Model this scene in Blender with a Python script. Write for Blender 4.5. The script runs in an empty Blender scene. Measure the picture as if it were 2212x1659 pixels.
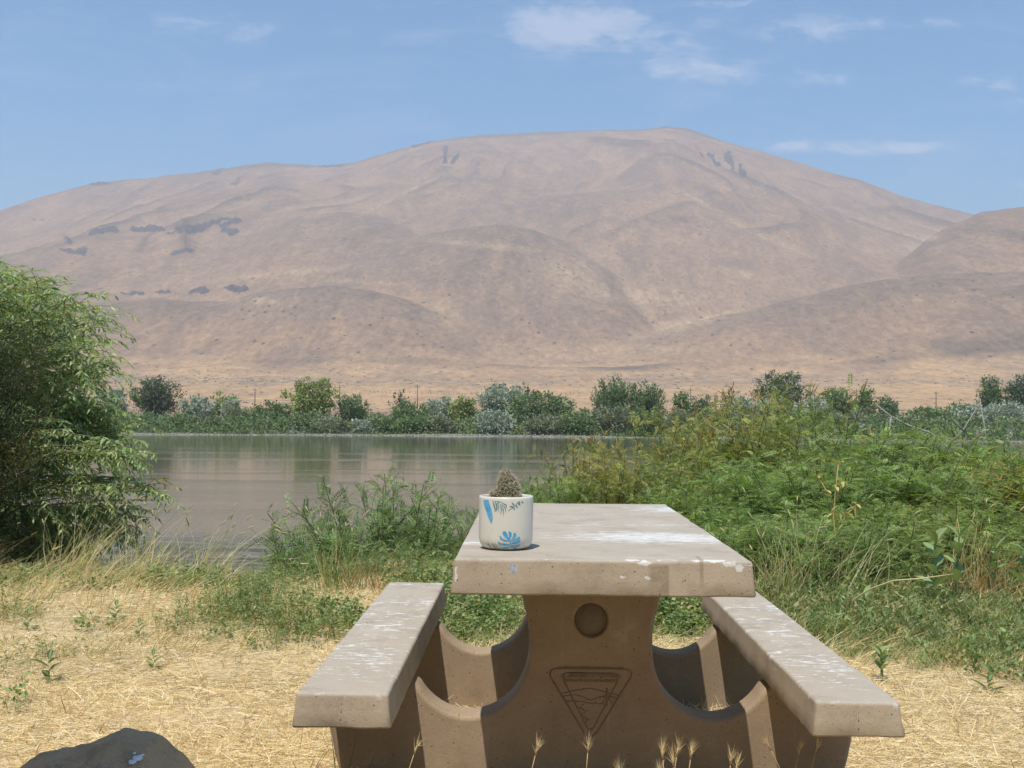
import bpy, math, random
import numpy as np
from mathutils import Vector, Matrix

# ---------------------------------------------------------------- camera, sky, sun, exposure
SC = bpy.context.scene
COL = SC.collection
CAM_H = 1.143
F_PX = 2407.0            # focal length for a picture 2212 px wide
YAW, PITCH, ROLL = math.radians(.93), math.radians(1.56), math.radians(.45)
_f = np.array([-math.sin(YAW)*math.cos(PITCH), math.cos(YAW)*math.cos(PITCH), math.sin(PITCH)])
_r = np.cross(_f, [0, 0, 1.]); _r /= np.linalg.norm(_r)
_u = np.cross(_r, _f)
_r, _u = _r*math.cos(ROLL)+_u*math.sin(ROLL), _u*math.cos(ROLL)-_r*math.sin(ROLL)
cd = bpy.data.cameras.new('camera')
cam = bpy.data.objects.new('camera', cd); COL.objects.link(cam)
cam.matrix_world = Matrix(((_r[0], _u[0], -_f[0], 0), (_r[1], _u[1], -_f[1], 0), (_r[2], _u[2], -_f[2], CAM_H), (0, 0, 0, 1)))
cd.sensor_width = 36; cd.lens = 36*F_PX/2212
cd.clip_start = .05; cd.clip_end = 20000
SC.camera = cam

def ray(px, py): return _f+_r*((px-1106)/F_PX)+_u*((829.5-py)/F_PX)
def onz(px, py, z=0.0):
    d = ray(px, py); t = (z-CAM_H)/d[2]; return np.array([0, 0, CAM_H])+d*t
def ony(px, py, y):
    d = ray(px, py); t = y/d[1]; return np.array([0, 0, CAM_H])+d*t
def azt(px, py):
    d = ray(px, py); return math.atan2(d[0], d[1]), d[2]/math.hypot(d[0], d[1])

SUN = Vector((-.14, -.43, 1)).normalized()
sl = bpy.data.lights.new('sun', 'SUN'); sl.energy = 4.3; sl.angle = math.radians(.5); sl.color = (1, .94, .84)
so = bpy.data.objects.new('sun', sl); COL.objects.link(so)
so.rotation_euler = SUN.to_track_quat('Z', 'Y').to_euler()
SC.view_settings.view_transform = 'Standard'; SC.view_settings.look = 'None'
SC.view_settings.gamma = 1; SC.view_settings.exposure = .32
SC.cycles.volume_bounces = 1; SC.cycles.max_bounces = 8; SC.cycles.transparent_max_bounces = 8

class NT:
    """tiny node-tree helper"""
    def __init__(s, nt): s.nt = nt; s.n = nt.nodes; s.l = nt.links
    def new(s, t, **kw):
        n = s.n.new(t)
        for k, v in kw.items():
            setattr(n, k, v)
        return n
    def put(s, sock, v):
        if isinstance(v, bpy.types.NodeSocket): s.l.new(v, sock)
        elif v is not None: sock.default_value = v
    def math(s, op, a, b=None, c=None, clamp=False):
        n = s.new('ShaderNodeMath', operation=op, use_clamp=clamp); s.put(n.inputs[0], a)
        if b is not None: s.put(n.inputs[1], b)
        if c is not None: s.put(n.inputs[2], c)
        return n.outputs[0]
    def vmath(s, op, a, b=None, out=0):
        n = s.new('ShaderNodeVectorMath', operation=op); s.put(n.inputs[0], a)
        if b is not None: s.put(n.inputs[1], b)
        return n.outputs[out]
    def noise(s, vec, scale, detail=4, rough=.55, dist=0, out=0):
        n = s.new('ShaderNodeTexNoise'); s.put(n.inputs['Vector'], vec)
        n.inputs['Scale'].default_value = scale; n.inputs['Detail'].default_value = detail
        n.inputs['Roughness'].default_value = rough; n.inputs['Distortion'].default_value = dist
        return n.outputs[out]
    def vor(s, vec, scale, out='Distance', rand=1.):
        n = s.new('ShaderNodeTexVoronoi'); s.put(n.inputs['Vector'], vec); n.inputs['Scale'].default_value = scale
        n.inputs['Randomness'].default_value = rand
        return n.outputs[out]
    def ramp(s, fac, lo, hi, a=0., b=1., smooth=True):
        n = s.new('ShaderNodeMapRange', interpolation_type='SMOOTHSTEP' if smooth else 'LINEAR')
        s.put(n.inputs[0], fac); s.put(n.inputs[1], lo); s.put(n.inputs[2], hi); s.put(n.inputs[3], a); s.put(n.inputs[4], b)
        return n.outputs[0]
    def mix(s, fac, a, b, mode='MIX'):
        n = s.new('ShaderNodeMix', data_type='RGBA', blend_type=mode)
        s.put(n.inputs[0], fac)
        for k, v in ((6, a), (7, b)):
            s.put(n.inputs[k], v if isinstance(v, bpy.types.NodeSocket) else (*v[:3], 1))
        return n.outputs[2]
    def sep(s, v):
        n = s.new('ShaderNodeSeparateXYZ'); s.put(n.inputs[0], v); return n.outputs
    def comb(s, x, y, z):
        n = s.new('ShaderNodeCombineXYZ'); s.put(n.inputs[0], x); s.put(n.inputs[1], y); s.put(n.inputs[2], z); return n.outputs[0]
    def scale(s, v, k): return s.vmath('MULTIPLY', v, k)
    def bump(s, h, strength, dist):
        n = s.new('ShaderNodeBump'); s.put(n.inputs['Height'], h); n.inputs['Strength'].default_value = strength
        n.inputs['Distance'].default_value = dist; return n.outputs[0]

W = bpy.data.worlds.new('World'); SC.world = W; W.use_nodes = True
g = NT(W.node_tree); g.n.clear()
sky = g.new('ShaderNodeTexSky', sky_type='NISHITA', sun_disc=False)
sky.sun_elevation = math.asin(SUN.z); sky.sun_rotation = math.atan2(SUN.x, SUN.y)
sky.altitude = 300; sky.air_density = 1.2; sky.dust_density = .6; sky.ozone_density = 2.2
tc = g.new('ShaderNodeTexCoord').outputs['Generated']
x, y, z = g.sep(tc)
yy = g.math('MAXIMUM', y, .05)
P = g.comb(g.math('DIVIDE', x, yy), g.math('DIVIDE', z, yy), 0)
total = None
CLOUDS = [(1210, 40, 90, 45, .9), (1290, 70, 110, 32, .95), (1180, 85, 60, 40, .65), (1470, 130, 70, 34, .9), (1600, 150, 130, 22, .75),
          (1745, 62, 95, 30, .85), (1420, 45, 160, 26, .45), (1760, 172, 150, 14, .5), (2170, 183, 60, 18, 1.1), (1703, 312, 34, 13, 1.0), (1850, 320, 170, 15, .85),
          (1930, 50, 200, 14, .5), (2180, 222, 60, 8, .6), (500, 62, 100, 36, .6), (370, 55, 80, 22, .45), (740, 68, 40, 18, .4), (1990, 318, 60, 9, .5),
          (1960, 275, 60, 7, .35), (2200, 400, 60, 20, .4), (100, 278, 40, 6, .3), (2150, 330, 60, 8, .4), (1600, 5, 120, 10, .5)]
for (cx, cy, rx, ry, st) in CLOUDS:
    d = ray(cx, cy)
    v = g.vmath('SUBTRACT', P, (d[0]/d[1], d[2]/d[1], 0))
    v = g.vmath('MULTIPLY', v, (F_PX/rx/1.35, F_PX/ry/1.2, 0))
    q = g.vmath('DOT_PRODUCT', v, v, out='Value')
    e = g.math('MULTIPLY', g.math('POWER', 2.718, g.math('MULTIPLY', q, -1.)), st)
    total = e if total is None else g.math('ADD', total, e)
wn = g.noise(g.scale(P, (11, 30, 1)), 1.0, 10, .68, .9)
wn2 = g.noise(g.scale(P, (30, 80, 1)), 1.0, 6, .65, .4)
cv = g.math('ADD', total, g.math('ADD', g.math('MULTIPLY', g.math('SUBTRACT', wn, .5), 4.2), g.math('MULTIPLY', g.math('SUBTRACT', wn2, .5), 3.0)))
cl = g.math('MULTIPLY', g.math('MULTIPLY', g.ramp(cv, .0, 1.9), g.ramp(total, .03, .6)), .52)
faint = g.math('MULTIPLY', g.ramp(g.noise(g.scale(P, (5, 20, 1)), 1., 9, .68, .8), .48, .78), .22)
cl = g.math('MAXIMUM', cl, faint)
hz = g.math('MULTIPLY', g.ramp(z, .0, .30, 1., 0.), .25)
skyc = g.mix(1., sky.outputs[0], (.33, .79, 1.02), 'MULTIPLY')
skyc = g.mix(hz, skyc, (.95, 2.55, 3.3))
skyc = g.mix(cl, skyc, (5.2, 5.6, 6.6))
bg = g.new('ShaderNodeBackground'); g.put(bg.inputs[0], skyc); bg.inputs[1].default_value = .115
wo = g.new('ShaderNodeOutputWorld'); g.l.new(bg.outputs[0], wo.inputs[0])

# ---------------------------------------------------------------- helpers
rng = np.random.default_rng(11)
def tag(o, label=None, cat=None, group=None, kind=None):
    if label: o['label'] = label
    if cat: o['category'] = cat
    if group: o['group'] = group
    if kind: o['kind'] = kind
    return o
def empty(name, loc, label, cat, group=None, rz=0):
    o = bpy.data.objects.new(name, None); COL.objects.link(o); o.location = loc; o.rotation_euler = (0, 0, rz)
    o.empty_display_size = .1
    return tag(o, label, cat, group)
def mesh_np(name, V, Fq, m, parent=None, col=None, smooth=False, F3=None, attrs=None):
    """V (n,3); Fq (m,4) quads; F3 (k,3) triangles; col (n,3)"""
    V = np.asarray(V, np.float32).reshape(-1, 3)
    me = bpy.data.meshes.new(name)
    Fq = np.zeros((0, 4), int) if Fq is None else np.asarray(Fq, int).reshape(-1, 4)
    F3 = np.zeros((0, 3), int) if F3 is None else np.asarray(F3, int).reshape(-1, 3)
    nq, n3 = len(Fq), len(F3)
    me.vertices.add(len(V)); me.vertices.foreach_set('co', V.ravel())
    me.loops.add(nq*4+n3*3); me.loops.foreach_set('vertex_index', np.concatenate([Fq.ravel(), F3.ravel()]).astype(np.int32))
    me.polygons.add(nq+n3)
    st = np.concatenate([np.arange(nq)*4, nq*4+np.arange(n3)*3]).astype(np.int32)
    me.polygons.foreach_set('loop_start', st)
    try: me.polygons.foreach_set('loop_total', np.concatenate([np.full(nq, 4), np.full(n3, 3)]).astype(np.int32))
    except Exception: pass
    me.update(calc_edges=True)
    if smooth: me.polygons.foreach_set('use_smooth', np.ones(nq+n3, bool))
    if col is not None:
        a = me.color_attributes.new('tint', 'FLOAT_COLOR', 'POINT')
        c = np.ones((len(V), 4), np.float32); c[:, :3] = col; a.data.foreach_set('color', c.ravel())
    for k, v in (attrs or {}).items():
        a = me.attributes.new(k, 'FLOAT', 'POINT'); a.data.foreach_set('value', np.asarray(v, np.float32).ravel())
    me.materials.append(m)
    o = bpy.data.objects.new(name, me); COL.objects.link(o)
    if parent is not None: o.parent = parent
    return o
class MB:
    """collects geometry pieces into one mesh"""
    def __init__(s): s.V = []; s.Q = []; s.T = []; s.C = []; s.n = 0
    def add(s, V, Q=None, T=None, col=(1, 1, 1)):
        V = np.asarray(V, float).reshape(-1, 3)
        if Q is not None and len(Q): s.Q.append(np.asarray(Q, int).reshape(-1, 4)+s.n)
        if T is not None and len(T): s.T.append(np.asarray(T, int).reshape(-1, 3)+s.n)
        c = np.empty((len(V), 3)); c[:] = col; s.C.append(c)
        s.V.append(V); s.n += len(V)
    def tube(s, pts, rad, k=6, col=(1, 1, 1), cap=True):
        pts = np.asarray(pts, float); n = len(pts); rad = np.broadcast_to(rad, n)
        t = np.gradient(pts, axis=0); t /= np.linalg.norm(t, axis=1)[:, None]+1e-9
        up = np.array([0, 0, 1.]) if abs(t[0][2]) < .9 else np.array([1., 0, 0])
        a = np.cross(t, up); a /= np.linalg.norm(a, axis=1)[:, None]+1e-9
        b = np.cross(t, a); th = np.arange(k)*2*math.pi/k
        V = pts[:, None]+rad[:, None, None]*(a[:, None]*np.cos(th)[None, :, None]+b[:, None]*np.sin(th)[None, :, None])
        i = np.arange(n-1)[:, None]*k; j = np.arange(k)[None]; j2 = (j+1) % k
        Q = np.stack([i+j, i+j2, i+k+j2, i+k+j], -1).reshape(-1, 4)
        V = V.reshape(-1, 3); T = []
        if cap:
            V = np.vstack([V, pts[0], pts[-1]]); c0, c1 = n*k, n*k+1
            T = [(c0, (q+1) % k, q) for q in range(k)]+[(c1, (n-1)*k+q, (n-1)*k+(q+1) % k) for q in range(k)]
        s.add(V, Q, T, col)
    def build(s, name, m, parent=None, smooth=False):
        return mesh_np(name, np.vstack(s.V), np.vstack(s.Q) if s.Q else None, m, parent, np.vstack(s.C), smooth, np.vstack(s.T) if s.T else None)

_tab = np.random.default_rng(5).random((512, 512))
def vn(x, y, s=0):
    x = np.asarray(x, float)+s*17.3; y = np.asarray(y, float)+s*9.1
    xi = np.floor(x).astype(int); yi = np.floor(y).astype(int); fx = x-xi; fy = y-yi
    fx = fx*fx*fx*(fx*(fx*6-15)+10); fy = fy*fy*fy*(fy*(fy*6-15)+10)
    t = lambda a, b: _tab[a % 512, b % 512]
    return (t(xi, yi)*(1-fx)+t(xi+1, yi)*fx)*(1-fy)+(t(xi, yi+1)*(1-fx)+t(xi+1, yi+1)*fx)*fy
def fbm(x, y, o=4, s=0, g=.5):
    v = 0; a = 1; tot = 0
    for k in range(o):
        v = v+a*vn(x*2**k, y*2**k, s+k); tot += a; a *= g
    return v/tot*2-1
def ridged(x, y, o=4, s=0):
    v = 0; a = 1; tot = 0
    for k in range(o):
        v = v+a*(1-np.abs(vn(x*2**k, y*2**k, s+k)*2-1)); tot += a; a *= .5
    return v/tot
def unit(v): return v/(np.linalg.norm(v, axis=-1, keepdims=True)+1e-9)
def smooth01(x, a, b):
    t = np.clip((x-a)/(b-a), 0, 1); return t*t*(3-2*t)

def mat(name):
    m = bpy.data.materials.new(name); m.use_nodes = True
    g = NT(m.node_tree); g.n.clear(); return m, g
def finish(g, col, rough=.8, bump=None, spec=.3, sheen=None):
    p = g.new('ShaderNodeBsdfPrincipled'); g.put(p.inputs['Base Color'], col if isinstance(col, bpy.types.NodeSocket) else (*col, 1))
    g.put(p.inputs['Roughness'], rough); p.inputs['Specular IOR Level'].default_value = spec
    if bump is not None: g.l.new(bump, p.inputs['Normal'])
    o = g.new('ShaderNodeOutputMaterial'); g.l.new(p.outputs[0], o.inputs[0]); return p
def leaf_mat(name, base=(1, 1, 1), rough=.5, trans=.35, spec=.35):
    m, g = mat(name)
    a = g.new('ShaderNodeAttribute', attribute_name='tint').outputs['Color']
    c = g.mix(1., a, base, 'MULTIPLY')
    p = g.new('ShaderNodeBsdfPrincipled'); g.put(p.inputs['Base Color'], c); p.inputs['Roughness'].default_value = rough
    p.inputs['Specular IOR Level'].default_value = spec
    t = g.new('ShaderNodeBsdfTranslucent'); g.put(t.inputs[0], g.mix(1., c, (1.5, 1.5, .8), 'MULTIPLY'))
    mx = g.new('ShaderNodeMixShader'); mx.inputs[0].default_value = trans
    g.l.new(p.outputs[0], mx.inputs[1]); g.l.new(t.outputs[0], mx.inputs[2])
    o = g.new('ShaderNodeOutputMaterial'); g.l.new(mx.outputs[0], o.inputs[0]); return m
def tint_mat(name, rough=.8, spec=.25, nscale=0):
    m, g = mat(name)
    c = g.new('ShaderNodeAttribute', attribute_name='tint').outputs['Color']; b = None
    if nscale:
        oc = g.new('ShaderNodeTexCoord').outputs['Object']; n = g.noise(oc, nscale, 5)
        c = g.mix(1., c, g.mix(n, (.6, .6, .6), (1.35, 1.35, 1.35)), 'MULTIPLY'); b = g.bump(n, .4, .01)
    finish(g, c, rough, b, spec); return m
M_LEAF = leaf_mat('leaf'); M_FAR = leaf_mat('far_leaf', trans=.25, rough=.6)
M_DULL = leaf_mat('broad_leaf', rough=.75, spec=.15, trans=.25)
M_STRAW = leaf_mat('straw', trans=.2, rough=.55, spec=.3)
M_BARK = tint_mat('bark', .9, .2, 14)

# ---------------------------------------------------------------- far terrain: plain, foothills and mountain
def sig(x): return x*x*(3-2*x)
def ridge_T(pts, az):
    a = np.array([azt(*p) for p in pts]); o = np.argsort(a[:, 0]); a = a[o]
    az = np.asarray(az)
    fine = np.linspace(a[0, 0]-.3, a[-1, 0]+.3, 1500); t = np.interp(fine, a[:, 0], a[:, 1])
    k = np.exp(-np.linspace(-2, 2, 21)**2); k /= k.sum()
    t = np.convolve(np.pad(t, 10, 'edge'), k, 'valid')
    return np.interp(az, fine, t)
PR = np.array([100, 134.5, 136.5, 138.5, 141, 147, 200, 300, 480, 600, 800, 1000, 1500, 3000, 9000.])
PZ = np.array([-2.6, -2.1, -1.62, -1.50, -1.40, -1.2, -.4, .6, 3.2, 8.5, 23, 40, 70, 110, 0.])
# name: (crest polyline in photo px, crest distance, foot distance, back width)
LAY = [
 ([(-400, 560), (-150, 500), (0, 457), (100, 426), (200, 398), (330, 385), (460, 367), (580, 351), (640, 354), (700, 359), (770, 350), (860, 324), (960, 302), (1040, 291), (1200, 284), (1350, 281), (1420, 276), (1445, 273), (1490, 279), (1560, 305), (1650, 330), (1750, 360), (1850, 390), (1950, 425), (2050, 455), (2130, 474), (2212, 500), (2400, 560)], 3200, 1300, 1500),
 ([(-200, 600), (0, 566), (200, 585), (400, 560), (550, 520), (640, 482), (740, 472), (820, 485), (880, 505), (960, 560), (1050, 700), (1200, 850)], 2150, 1150, 420),
 ([(650, 760), (780, 560), (850, 515), (900, 488), (1000, 462), (1100, 455), (1200, 440), (1350, 430), (1450, 436), (1560, 475), (1650, 535), (1720, 590), (1800, 660), (1900, 760)], 2500, 1250, 450),
 ([(200, 720), (400, 645), (560, 612), (640, 596), (720, 574), (800, 545), (900, 520), (1000, 503), (1080, 498), (1150, 507), (1230, 540), (1320, 600), (1400, 680), (1450, 735), (1520, 800)], 1750, 1050, 380),
 ([(-100, 700), (100, 668), (330, 648), (420, 656), (480, 652), (560, 634), (620, 625), (700, 620), (800, 627), (870, 646), (930, 676), (1000, 722), (1080, 775), (1150, 830)], 1250, 930, 260),
 ([(1240, 820), (1340, 768), (1400, 735), (1450, 713), (1560, 684), (1700, 655), (1800, 627), (1900, 607), (2000, 600), (2212, 590), (2400, 580)], 1260, 930, 280),
 ([(1700, 800), (1800, 700), (1870, 640), (1915, 605), (1945, 578), (2000, 532), (2060, 497), (2120, 472), (2212, 459), (2400, 440)], 1900, 1150, 600),
 ([(1740, 850), (1800, 790), (1870, 735), (1950, 690), (2050, 655), (2140, 625), (2212, 600), (2400, 590)], 1150, 880, 240),
]
def terrain(az, r, want=False):
    """height of the far country; az, r broadcastable arrays"""
    az, r = np.broadcast_arrays(np.asarray(az, float), np.asarray(r, float))
    X, Y = r*np.sin(az), r*np.cos(az)
    sh = 2.6*fbm(X/16, 0*X+3.3, 4, 9)
    base = np.interp(r-np.where(r < 200, sh, 0), PR, PZ)
    base = base+(fbm(X/90, Y/90, 3, 2)*3.0+ridged(X/60, Y/300, 3, 3)*1.2)*smooth01(r, 420, 900)+fbm(X/7, Y/7, 2, 4)*.12
    Z = [base]; FL = [0*base]
    for k, (pts, rk, rf, wb) in enumerate(LAY):
        T = ridge_T(pts, az); rr = rk*(1+.05*fbm(az*9, 0*az+k, 2, 20+k))
        zc = CAM_H+T*rr; b0 = np.interp(rr, PR, PZ); A = np.maximum(zc-b0, -40)
        s = (r-rf)/(rr-rf)
        if k == 0: g0 = np.clip(s, 0, 1)**.92
        else: g0 = np.sin(np.clip(s, 0, 1)*math.pi/2)**1.35
        back = np.clip((r-rr)/(wb if k else 1500), 0, 1)
        g1 = np.where(r > rr, 1-(1.15*sig(back) if k else back*.9), g0)
        w = X/(330 if k == 0 else 210)+.6*fbm(X/520, Y/520, 2, 40+k)
        gul = ridged(w, Y/1100+k, 1, 50+k)*.7+ridged(w*2.7, Y/500+k, 2, 70+k)*.3
        amp = np.clip(A, 0, 500)*(.15 if k == 0 else .10)
        env = np.clip(s, 0, 1)*(1-np.clip(s, 0, 1))*4 if k == 0 else np.sin(np.clip(g1, 0, 1)*math.pi)
        h = b0*np.clip(s, 0, 1)+0*r
        zl = base+(zc-b0)*g1+(gul-.62)*amp*env*1.4
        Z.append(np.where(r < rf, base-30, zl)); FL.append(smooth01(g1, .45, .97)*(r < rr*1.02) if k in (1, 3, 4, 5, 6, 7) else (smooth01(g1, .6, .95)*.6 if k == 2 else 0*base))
    Z = np.array(Z); kk = 6.0; mx = Z.max(0)
    ez = np.exp((Z-mx)/kk); z = mx+np.log(ez.sum(0))*kk
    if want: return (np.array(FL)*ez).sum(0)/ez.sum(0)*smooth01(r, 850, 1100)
    w = smooth01(r, 850, 1200)
    return base*(1-w)+z*w+fbm(X/30, Y/30, 3, 60)*1.6*w
AZ = np.concatenate([np.radians(np.linspace(-48, -27.2, 40)), np.radians(np.linspace(-27, 27, 1100)), np.radians(np.linspace(27.2, 48, 40))])
R = np.concatenate([np.linspace(128, 160, 40), np.geomspace(161, 1000, 150), np.geomspace(1004, 4300, 470)])
A2, R2 = np.meshgrid(AZ, R)
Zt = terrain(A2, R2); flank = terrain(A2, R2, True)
nA, nR = len(AZ), len(R)
def blur(a, k):
    ker = np.ones(2*k+1)/(2*k+1)
    for ax in (0, 1):
        a = np.apply_along_axis(lambda v: np.convolve(np.pad(v, k, 'edge'), ker, 'valid'), ax, a)
    return a
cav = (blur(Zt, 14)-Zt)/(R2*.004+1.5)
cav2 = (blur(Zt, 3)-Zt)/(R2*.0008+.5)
Xt, Yt = R2*np.sin(A2), R2*np.cos(A2)
rock = np.zeros_like(Zt)
# photo position of every terrain vertex, to lay the basalt outcrops where they stand
T2 = (Zt-CAM_H)/R2
dvec = np.stack([np.sin(A2), np.cos(A2), T2], -1)
dz = dvec@_f; PX = 1106+F_PX*(dvec@_r)/dz; PY = 829.5-F_PX*(dvec@_u)/dz
ROCKS = [(410, 496, 36, 7, -.12, 1), (445, 488, 40, 7, -.25, 1), (500, 480, 28, 8, -.2, .9), (495, 500, 18, 9, 0, .8), (230, 500, 28, 6, -.1, 1), (320, 495, 34, 6, .05, 1),
         (85, 477, 16, 4, 0, .8), (505, 625, 34, 5, -.05, 1), (440, 629, 26, 5, -.1, 1), (340, 634, 26, 3, 0, .8), (290, 636, 22, 3, 0, .7), (1578, 348, 9, 22, -.5, 1), (1600, 365, 8, 18, -.5, 1),
         (1540, 345, 5, 18, -.7, .8), (1515, 335, 4, 14, -.7, .7), (962, 330, 5, 18, .15, .8), (985, 342, 5, 16, .6, .7), (150, 525, 8, 14, -.5, .7), (160, 545, 30, 5, .2, .6), (178, 540, 12, 8, 0, .6),
         (390, 545, 26, 6, -.3, .6), (470, 372, 16, 6, -.6, .5), (520, 385, 24, 5, -.7, .5), (215, 398, 22, 3, -.1, .8), (1440, 276, 14, 3, -.1, .9), (700, 359, 40, 2, 0, .7), (910, 312, 30, 3, -.25, .7),
         (1855, 700, 20, 6, .2, .3), (1010, 355, 60, 8, -.2, .3)]
nz = fbm(PX/22, PY/9, 4, 77)
for (cx, cy, rx, ry, an, st) in ROCKS:
    dx, dy = PX-cx, PY-cy; ca, sa = math.cos(an), math.sin(an)
    u_, v_ = (dx*ca+dy*sa)/rx, (-dx*sa+dy*ca)/ry
    rock = np.maximum(rock, st*smooth01(1.25-np.sqrt(u_*u_+v_*v_)+nz*1.1, 0, .5))
near_crest = 0
Zt2 = Zt+rock*(fbm(Xt/9, Yt/9, 3, 88)*6+2)*smooth01(R2, 900, 1200)
# pale cured-grass patches
pale = np.zeros_like(Zt)
for (cx, cy, rx, ry, an) in [(1740, 510+60, 0, 0, 0), (1960, 535, 34, 14, -.35), (1880, 541, 26, 7, 0), (2010, 515, 26, 6, -.2), (1520, 440, 90, 5, .5), (1650, 510, 120, 6, .42), (1600, 590, 60, 9, .2),
                          (880, 415, 120, 5, -.45), (1400, 640, 180, 26, .1), (1480, 700, 140, 16, -.25), (1300, 760, 220, 16, -.05), (620, 590, 160, 8, -.1), (1050, 530, 120, 7, .1), (560, 650, 60, 10, 0), (800, 610, 90, 5, .05), (960, 690, 30, 40, -.6), (1240, 590, 60, 50, 0)]:
    if rx == 0: continue
    dx, dy = PX-cx, PY-cy; ca, sa = math.cos(an), math.sin(an)
    u_, v_ = (dx*ca+dy*sa)/rx, (-dx*sa+dy*ca)/ry
    pale = np.maximum(pale, np.exp(-(u_*u_+v_*v_))*.9)
m, g = mat('hillside')
pos = g.new('ShaderNodeNewGeometry').outputs['Position']
at = lambda n: g.new('ShaderNodeAttribute', attribute_name=n).outputs['Fac']
n1 = g.noise(g.scale(pos, (.0045, .0013, .004)), 1., 7, .6, 1.2)
n2 = g.noise(g.scale(pos, (.016, .0035, .006)), 1., 7, .65, 1.2)
n3 = g.noise(g.scale(pos, (.12, .05, .12)), 1., 5, .7)
n4 = g.noise(g.scale(pos, (.05, .012, .03)), 1., 8, .75, .6)
n5 = g.noise(g.scale(pos, (.35, .12, .35)), 1., 3, .7)
c = g.mix(g.ramp(n1, .38, .62), (.27, .195, .14), (.20, .155, .12))
c = g.mix(g.math('MULTIPLY', g.ramp(n2, .42, .7), .6), c, (.36, .25, .155))
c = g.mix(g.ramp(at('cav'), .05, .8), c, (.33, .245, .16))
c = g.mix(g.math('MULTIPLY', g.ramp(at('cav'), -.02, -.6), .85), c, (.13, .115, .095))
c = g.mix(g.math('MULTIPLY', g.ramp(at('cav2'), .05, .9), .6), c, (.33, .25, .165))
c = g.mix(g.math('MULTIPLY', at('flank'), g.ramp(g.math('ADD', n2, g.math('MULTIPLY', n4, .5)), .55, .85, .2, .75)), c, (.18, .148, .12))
c = g.mix(at('plain'), c, g.mix(g.ramp(n2, .35, .65), (.46, .325, .185), (.37, .265, .16)))
c = g.mix(g.math('MULTIPLY', g.math('MULTIPLY', at('pale'), g.ramp(n4, .42, .58)), .8), c, (.50, .39, .24))
c = g.mix(g.math('MULTIPLY', g.ramp(n4, .46, .62), .30), c, (.17, .145, .12))
c = g.mix(g.math('MULTIPLY', g.ramp(n4, .50, .36), .3), c, (.38, .28, .18))
c = g.mix(g.math('MULTIPLY', g.ramp(n5, .60, .70), .5), c, (.13, .12, .10))
c = g.mix(g.math('MULTIPLY', g.ramp(n3, .5, .72), .5), c, (.17, .15, .125))
c = g.mix(g.math('MULTIPLY', g.math('MULTIPLY', at('sage'), g.ramp(n3, .35, .6)), .6), c, (.21, .19, .155))
n6 = g.noise(g.scale(pos, (.16, .05, .16)), 1., 7, .8)
c = g.mix(1., c, g.mix(g.ramp(n6, .36, .64, smooth=False), (.74, .72, .70), (1.24, 1.20, 1.15)), 'MULTIPLY')
vd = g.vor(g.scale(pos, (.11, .045, .11)), 1.); vr = g.sep(g.vor(g.scale(pos, (.11, .045, .11)), 1., 'Color'))[0]
c = g.mix(g.math('MULTIPLY', g.math('MULTIPLY', g.ramp(vd, .28, .16), g.math('GREATER_THAN', vr, .72)), g.ramp(n2, .42, .6)), c, (.085, .085, .07))
c = g.mix(1., c, (1.0, .93, .90), 'MULTIPLY')
c = g.mix(g.ramp(g.math('ADD', at('rock'), g.math('MULTIPLY', g.math('SUBTRACT', n4, .5), 1.6)), .34, .6), c, g.mix(n5, (.03, .03, .035), (.14, .13, .125)))
c = g.mix(at('shore'), c, g.mix(g.noise(pos, 2.2, 5), (.11, .10, .07), (.36, .33, .28)))
finish(g, c, .95, g.bump(n3, .5, 1.5), .1)
ii = (np.arange(nR-1)[:, None]*nA+np.arange(nA-1)[None]).ravel()
quads = np.stack([ii, ii+1, ii+nA+1, ii+nA], 1)
plain = smooth01(R2, 300, 480)*(1-smooth01(T2+.02*fbm(Xt/60, Yt/60, 2, 5), .025, .058))
sage = np.clip(1.3-np.abs(PY-822-18*fbm(PX/300, PY/40, 2, 31))/14, 0, 1)*(fbm(PX/120, PY/20, 3, 32) > -.25)
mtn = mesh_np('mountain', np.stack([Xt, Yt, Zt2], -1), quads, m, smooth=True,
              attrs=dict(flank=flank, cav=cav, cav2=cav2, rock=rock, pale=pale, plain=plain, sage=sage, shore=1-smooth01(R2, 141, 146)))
tag(mtn, kind='structure')

# ---------------------------------------------------------------- near ground and water
WZ = -1.6
def edge(x): return 6.85+.2*np.sin(x*1.3)+.45*smooth01(x, -1.4, .2)+3.2*smooth01(-x, 4.2, 5.2)+3.6*smooth01(x, .2, 2.6)+.35*fbm(np.asarray(x)/2., 0*np.asarray(x)+1, 2, 8)+1.15*smooth01(x, -1.9, -1.2)*(1-smooth01(x, .2, 2.))
def ground_z(x, y):
    x = np.asarray(x, float); y = np.asarray(y, float); e = edge(x)
    return fbm(x/1.3, y/1.3, 3, 1)*.025-2.7*smooth01(y, e, e+4.6)+.05*smooth01(y, 5.4, 6.6)*(1-smooth01(y, e, e+.8))
gx = np.concatenate([np.linspace(-160, -12, 30)[:-1], np.linspace(-12, 12, 240), np.linspace(12, 160, 30)[1:]])
gy = np.concatenate([np.linspace(-60, 1, 20)[:-1], np.linspace(1, 16, 200), np.linspace(16, 130, 30)[1:]])
GX, GY = np.meshgrid(gx, gy); GZ = ground_z(GX, GY)
m, g = mat('dry_ground')
pos = g.new('ShaderNodeNewGeometry').outputs['Position']
n1 = g.noise(pos, 1.2, 5); n2 = g.noise(pos, 30, 5, .7); n3 = g.noise(g.scale(pos, (60, 14, 10)), 1, 4, .7)
c = g.mix(g.ramp(n1, .4, .65), (.46, .34, .19), (.31, .25, .18))
c = g.mix(g.ramp(n2, .3, .7), c, (.60, .46, .26))
c = g.mix(g.math('MULTIPLY', g.ramp(n3, .55, .75), .5), c, (.16, .11, .06))
pz = g.sep(pos)[2]
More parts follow.
